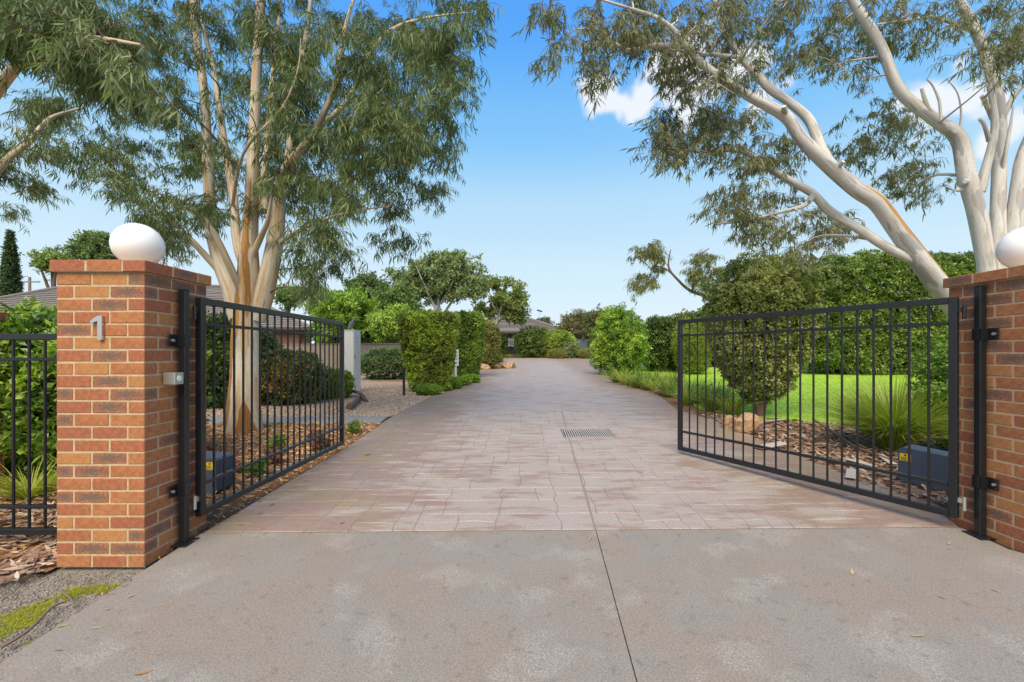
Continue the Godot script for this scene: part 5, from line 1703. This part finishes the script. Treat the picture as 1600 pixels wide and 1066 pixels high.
	for q in [[505, 11.6], [527, 11.9], [489, 12.2]]:
		shrub("low_shrub", "low yellow green shrub beside the white cabinet", "shrub", onG(wp2(q[0], q[1]).x, q[1]), Vector3(0.8, 0.72, 0.7), 1100, {cols = [Color(0.08, 0.12, 0.015), Color(0.19, 0.25, 0.035)], leaf = MESH.hedge, leafmat = M.leaf, rough = 0.3, group = "low shrubs by the cabinet"})
	shrub("shrub", "broad leafy screen of shrubs behind the paling fence", "shrub", onG(wp2(585, 26).x, 26.0), Vector3(7.0, 2.6, 2.0), 3600, {cols = [Color(0.04, 0.07, 0.018), Color(0.09, 0.14, 0.03)], leaf = MESH.broad, leafmat = M.leaf, rough = 0.35, size = 1.8, power = 4.0})
	# flowering mound
	var wf := shrub("flowering_shrub", "rounded shrub dotted with small white flowers before the paling fence", "shrub", onG(wp2(603, 17.6).x - 0.02, 17.6), Vector3(2.05, 1.12, 1.5), 2600, {cols = [Color(0.046, 0.078, 0.033), Color(0.117, 0.169, 0.065)], leaf = MESH.broad, leafmat = M.leaf, rough = 0.2})
	R.seed = 709
	var tr := []
	var cl := []
	for k in 420:
		var u := rdir()
		u.y = absf(u.y)
		tr.append(Transform3D(Basis(Quaternion(Vector3.UP, u + Vector3(0, 0.01, 0))).scaled(Vector3.ONE * rr(1.0, 1.9)), wf.position + Vector3(u.x * 0.98, 0.15 + u.y * 0.98, u.z * 0.72)))
		cl.append(Color(0.66, 0.58, 0.6))
	scatter("flowers", MESH.flower, M.leaf, tr, cl, wf)
	# seedlings in the mulch
	for q in [[-3.35, 5.1, 0], [-3.05, 5.45, 0], [-3.4, 6.2, 1], [-3.05, 6.6, 0], [-2.75, 7.3, 1], [-3.0, 5.0, 1], [-2.75, 6.1, 0], [-3.9, 5.6, 0]]:
		shrub("seedling", ["small crimson leaved plant in the golden bark mulch", "small green plant in the golden bark mulch"][q[2]], "plant", onG(q[0], q[1], -0.02), Vector3(0.22, 0.18, 0.22), 20, {cols = [[Color(0.1, 0.05, 0.03), Color(0.17, 0.055, 0.05)], [Color(0.05, 0.1, 0.02), Color(0.12, 0.18, 0.03)]][q[2]], leaf = MESH.hedge, leafmat = M.leaf, stems = 3, stem_r = 0.004, rough = 0.4, group = ["crimson seedlings", "green seedlings"][q[2]]})
	# weed in the stamped joint
	var w := gp(573, 711)
	clump("weed_tuft", "small grass weed growing from the stamped drive by the gate", "weed", onG(w.x, w.y, -0.004), strap_clump(733, 26, 0.09, 0.006, 1.2, 1.0), M.strap_yellow, Vector3(1, 0.7, 1), Color.WHITE)

# ---------- small things
func make_details() -> void:
	# drain grate
	var gc := grate.get_center()
	var y := G(gc.x, gc.y)
	var t := thing("drain_grate", "rectangular steel drain grate set into the stamped drive", "drain", P(gc.x, y, gc.y))
	var sl := atan(0.026)
	t.rotation.x = sl
	var w := grate.size.x
	var h := grate.size.y
	var fr := MB.new()
	for s in [-1.0, 1.0]:
		fr.box(Vector3(s * (w * 0.5 - 0.008), -0.02, 0), Vector3(0.016, 0.05, h), Basis(), 0.002)
		fr.box(Vector3(0, -0.02, s * (h * 0.5 - 0.007)), Vector3(w - 0.034, 0.05, 0.014), Basis(), 0.002)
	part("frame", fr.mesh(), mat(0.3, 0.28, 0.26, 0.6, 0.3), t)
	var bm := MB.new()
	bm.box(Vector3.ZERO, Vector3(0.0135, 0.014, h - 0.03), Basis(), 0.001)
	for k in 21: part("bar", bm.mesh(), mat_once("gratebar"), t, Vector3(-w * 0.5 + 0.024 + (w - 0.048) * (k + 0.5) / 21.0, 0.0, 0))
	var pit := MB.new()
	var z := 0.044
	pit.quad(Vector3(-w / 2, -z, -h / 2), Vector3(w / 2, -z, -h / 2), Vector3(w / 2, -z, h / 2), Vector3(-w / 2, -z, h / 2), Vector3.UP)
	for s in [-1.0, 1.0]:
		pit.quad(Vector3(s * w / 2, -z, -h / 2), Vector3(s * w / 2, -z, h / 2), Vector3(s * w / 2, -0.002, h / 2), Vector3(s * w / 2, -0.002, -h / 2), Vector3(-s, 0, 0))
		pit.quad(Vector3(-w / 2, -z, s * h / 2), Vector3(w / 2, -z, s * h / 2), Vector3(w / 2, -0.002, s * h / 2), Vector3(-w / 2, -0.002, s * h / 2), Vector3(0, 0, -s))
	part("pit", pit.mesh(), mat(0.012, 0.011, 0.01, 0.95), t)
	# meter cabinet
	var cb := thing("meter_cabinet", "pale cream metal service cabinet standing on the gravel", "cabinet", onG(-5.05, 13.1, -0.02))
	var c := MB.new()
	c.box(Vector3(0, 0.90, 0), Vector3(0.36, 1.80, 0.55), Basis(), 0.008)
	part("body", c.mesh(), M.cabinet, cb)
	var rf := MB.new()
	rf.box(Vector3(0, 1.815, 0), Vector3(0.38, 0.024, 0.57), Basis(), 0.006)
	part("top", rf.mesh(), M.cabinet, cb)
	for q in [[1.2, 1.14], [0.315, 0.53]]:
		var dm := MB.new()
		dm.box(Vector3(0.186, q[0], 0), Vector3(0.012, q[1], 0.52), Basis(), 0.004)
		var dd := part("door", dm.mesh(), M.white, cb)
		var hm := MB.new()
		hm.box(Vector3(0.197, q[0] - 0.15, 0.2), Vector3(0.012, 0.11, 0.03), Basis(), 0.003)
		part("handle", hm.mesh(), M.plastic_black, dd)
	var mk := MB.new()
	mk.box(Vector3(0.1935, 1.6, 0.06), Vector3(0.002, 0.035, 0.05))
	mk.box(Vector3(0.1935, 1.5, 0.06), Vector3(0.002, 0.03, 0.05))
	part("marking", mk.mesh(), M.slab, cb)
	pigeon(onG(-5.05, 13.1, -0.02) + Vector3(0.08, 1.827, 0.12))
	# path light bollard
	var bp := gp(631, 617)
	var bo := thing("bollard_light", "slim black bollard light beside the clipped hedge", "bollard", onG(bp.x, bp.y, -0.02))
	var b1 := MB.new()
	b1.lathe(Vector3.ZERO, [Vector2(0.055, 0), Vector2(0.055, 0.012), Vector2(0.034, 0.016), Vector2(0.034, 0.66)], 16)
	part("post", b1.mesh(), M.plastic_black, bo)
	var b2 := MB.new()
	b2.lathe(Vector3.ZERO, [Vector2(0.034, 0.66), Vector2(0.05, 0.665), Vector2(0.05, 0.69), Vector2(0.036, 0.695), Vector2(0.036, 0.73), Vector2(0.052, 0.735), Vector2(0.05, 0.77), Vector2(0.03, 0.795), Vector2(0, 0.80)], 16)
	part("head", b2.mesh(), M.plastic_black, bo)
	# white sign post between the clipped hedges
	var sp := thing("sign_post", "white post with a narrow lettered panel between the clipped hedges", "sign", onG(wp2(712, 15.1).x, 15.1))
	var s1 := MB.new()
	s1.box(Vector3(0, 0.55, 0), Vector3(0.07, 1.1, 0.05), Basis(), 0.004)
	part("post", s1.mesh(), M.white, sp)
	var s2 := MB.new()
	s2.box(Vector3(0.03, 0.92, 0.032), Vector3(0.15, 0.56, 0.014), Basis(), 0.003)
	var pn := part("panel", s2.mesh(), M.white, sp)
	var s3 := MB.new()
	for k in 4: s3.box(Vector3(0.03, 1.12 - k * 0.12, 0.041), Vector3(0.1, 0.035, 0.003))
	part("lettering", s3.mesh(), mat(0.3, 0.32, 0.35, 0.7), pn)
	# rocks
	rock("sandstone boulder with orange faces beside the clipped shrub's trunk", gp(1172, 676), Vector3(0.36, 0.36, 0.3), 801)
	rock("tan sandstone block next to the orange boulder on the mulch", gp(1138, 668), Vector3(0.28, 0.3, 0.26), 802)
	rock("small pale rock at the kerb among the strappy border", gp(1030, 616), Vector3(0.3, 0.3, 0.3), 803)
	rock("reddish rock half hidden by the strappy border", gp(1009, 607), Vector3(0.34, 0.36, 0.3), 804)
	R.seed = 805
	for k in 13:
		var x := rr(-2.6, -0.35)
		var d := rr(23.0, 25.6) + (x + 2.0) * 0.6
		rock("tan rock of the low rockery heap by the drive's bend", Vector2(x, d), Vector3(rr(0.4, 0.8), rr(0.3, 0.5), rr(0.4, 0.6)), 806 + k, "rocks of the rockery")
	shrub("shrub", "small green mound growing in the rockery", "plant", onG(-1.75, 26.3), Vector3(1.0, 0.75, 0.8), 700, {cols = [Color(0.05, 0.1, 0.02), Color(0.11, 0.17, 0.03)], leaf = MESH.fine, leafmat = M.leaf, size = 1.6, stems = 3})
	# fallen limbs and bark
	stick("thick fallen branch lying on the gravel near the white cabinet", [gp(545, 640), gp(556, 632), gp(562, 624), gp(571, 628)], 0.07, M.bark_brown, 0.02)
	stick("curved fallen bough resting beside the gravel", [gp(538, 618), gp(552, 619), gp(566, 625), gp(574, 629)], 0.05, M.bark_brown, 0.1)
	stick("long grey fallen branch across the bark mulch", [gp(1270, 655), gp(1300, 678), gp(1335, 702), gp(1370, 716), gp(1420, 735), gp(1452, 752)], 0.022, M.bark_twig, 0.04)
	stick("bent twig lying on the mossy verge", [gp(2, 1008), gp(45, 985), gp(78, 952), gp(98, 938)], 0.009, M.bark_twig, 0.012)
	stick("short dry twig on the verge by the pillar", [gp(98, 922), gp(110, 935), gp(117, 945)], 0.006, M.bark_twig, 0.012)
	for q in [[1205, 700, 0.4, 0.5, 0.16], [1330, 745, 0.9, 0.34, 0.09], [1346, 728, 2.0, 0.3, 0.07], [1210, 660, 0.2, 0.45, 0.05], [1385, 722, 1.2, 0.4, 0.08]]:
		var p := gp(q[0], q[1])
		var m := MB.new()
		m.box(onG(p.x, p.y, 0.035), Vector3(q[3], 0.012, q[4]), Basis(Vector3.UP, q[2]) * Basis(Vector3(0, 0, 1), 0.06), 0.004)
		solo("bark_slab", "loose pale slab of shed bark on the mulch under the white gum", "bark", m, mat_once("bark_slab"), "shed bark slabs")
	# leaves on the concrete
	R.seed = 850
	var tr := []
	var cl := []
	for k in 90:
		var x := rr(-2.3, 3.3)
		var d := 1.9 + pow(R.randf(), 1.3) * 8.0
		if R.randf() < 0.45: x = rr(-2.46, -2.2) if R.randf() < 0.6 else rr(3.0, 3.35)
		var bs := Basis(Vector3.UP, rr(0, TAU))
		var s := rr(0.03, 0.085)
		tr.append(Transform3D(bs.scaled(Vector3(s, s * 0.8, s)), onG(x, d, 0.002)))
		cl.append(mixcol([Color(0.2, 0.1, 0.05), Color(0.45, 0.36, 0.2), Color(0.3, 0.17, 0.08)], R.randf()))
	for k in 420:                                     # along the edges and in the cross joint
		var e := R.randf()
		var x := rr(-2.46, 3.3)
		var d := 3.45 + rr(-0.012, 0.012)
		if e < 0.45:
			d = rr(2.6, 8.5)
			x = -2.45 + rr(-0.07, 0.04)
		elif e < 0.7:
			d = rr(3.5, 4.6)
			x = 3.5 + rr(-0.12, 0.08)
		var s := rr(0.015, 0.05) if e < 0.7 else rr(0.008, 0.022)
		tr.append(Transform3D(Basis(Vector3.UP, rr(0, TAU)).scaled(Vector3(s, s, s)), onG(x, d, 0.002)))
		cl.append(mixcol([Color(0.2, 0.1, 0.05), Color(0.36, 0.26, 0.13), Color(0.3, 0.15, 0.07)], R.randf()))
	stuff("fallen_leaves", "scattered dry leaves and bark crumbs on the concrete", "leaves", MESH.litter[0], M.litter, tr, cl)
	# moss in the joints
	tr = []
	cl = []
	var nj := noise(1.1, 5, 3)
	for k in 2600:
		var x := rr(-2.4, 3.3)
		var d := 3.45 + rr(-0.008, 0.008)
		if k % 3 == 0:
			d = rr(1.8, 3.44)
			x = jx(d) + rr(-0.004, 0.004)
		if nj.get_noise_2d(x * 3.0, d * 3.0) < -0.02: continue
		tr.append(Transform3D(Basis(Vector3.UP, rr(0, TAU)).scaled(Vector3(0.16, 0.16, 0.16)), onG(x, d, -0.01)))
		cl.append(mixcol([Color(0.05, 0.045, 0.025), Color(0.11, 0.12, 0.02), Color(0.22, 0.25, 0.03)], R.randf()))
	stuff("joint_moss", "green moss growing in the joints of the concrete", "moss", MESH.tuft, M.leaf, tr, cl)
	# power pole, antenna
	var pp := thing("power_pole", "distant timber power pole with crossarm beyond the roof", "power pole", onG(wp2(46, 75.0).x, 75.0))
	var m1 := MB.new()
	m1.tube(PackedVector3Array([Vector3.ZERO, Vector3(0, 13.0, 0)]), PackedFloat32Array([0.26, 0.2]), 8)
	part("pole", m1.mesh(), M.timber, pp)
	var m2 := MB.new()
	m2.box(Vector3(0, 12.2, 0), Vector3(3.4, 0.22, 0.2))
	part("crossarm", m2.mesh(), M.timber, pp)
	var an := thing("roof_antenna", "thin roof antenna above the far tiled roof", "antenna", P(wp2(843, 52.5).x, 5.2, 52.5))
	var m3 := MB.new()
	m3.tube(PackedVector3Array([Vector3(0, -1.2, 0), Vector3(0, 1.25, 0)]), PackedFloat32Array([0.025, 0.02]), 6)
	part("mast", m3.mesh(), M.zinc, an)
	var m4 := MB.new()
	m4.bar(Vector3(-0.28, 1.3, 0), Vector3(0.28, 1.1, 0.2), 0.16, 0.16)
	for k in 4: m4.bar(Vector3(-0.25 + k * 0.16, 1.25, -0.25), Vector3(-0.25 + k * 0.16, 1.2, 0.3), 0.04, 0.04)
	part("aerial", m4.mesh(), M.plastic_black, an)

var once := {}
func mat_once(k: String) -> Material:
	if not once.has(k):
		if k == "gratebar": once[k] = mat(0.5, 0.48, 0.45, 0.6, 0.2)
		else: once[k] = mat(0.42, 0.38, 0.34, 0.85)
	return once[k]

func rock(label: String, p: Vector2, s: Vector3, sd: int, group := "") -> void:
	var o := MeshInstance3D.new()
	o.name = numbered("garden_rock")
	o.mesh = rock_mesh(sd, s)
	o.material_override = M.rock
	add_child(o)
	o.position = onG(p.x, p.y, s.y * 0.3)
	o.set_meta("label", label)
	o.set_meta("category", "rock")
	if group: o.set_meta("group", group)

func stick(label: String, pts: Array, r: float, mt: Material, up: float) -> void:
	var p := []
	var rad := []
	for i in pts.size():
		p.append(onG(pts[i].x, pts[i].y, r + (up if i > 0 and i < pts.size() - 1 else 0.0) - 0.02))
		rad.append(r * (1.0 - 0.6 * i / pts.size()))
	var s := smooth(p, rad, 4)
	var m := MB.new()
	m.tube(s[0], s[1], 8, true, 0.12, 2.0)
	solo("fallen_branch", label, "branch", m, mt)

func pigeon(at: Vector3) -> void:
	var t := thing("pigeon", "grey blue pigeon perched on top of the pale cabinet", "bird", at)
	t.rotation.y = 0.5
	var m := MB.new()
	var pts := PackedVector3Array([Vector3(-0.11, 0.01, 0), Vector3(-0.075, 0.07, 0), Vector3(-0.035, 0.13, 0), Vector3(0.0, 0.195, 0), Vector3(0.025, 0.25, 0), Vector3(0.04, 0.29, 0), Vector3(0.055, 0.315, 0), Vector3(0.082, 0.315, 0), Vector3(0.105, 0.305, 0)])
	m.tube(pts, PackedFloat32Array([0.018, 0.03, 0.062, 0.075, 0.058, 0.038, 0.034, 0.02, 0.004]), 12)
	part("body", m.mesh(), mat(0.13, 0.16, 0.2, 0.7), t)
	for s in [-1.0, 1.0]:
		var l := MB.new()
		l.tube(PackedVector3Array([Vector3(0.0, 0.13, s * 0.025), Vector3(0.01, 0.06, s * 0.025), Vector3(0.015, 0.006, s * 0.025), Vector3(0.05, 0.004, s * 0.03)]), PackedFloat32Array([0.012, 0.006, 0.005, 0.003]), 6)
		part("leg", l.mesh(), mat(0.35, 0.12, 0.09, 0.6), t)
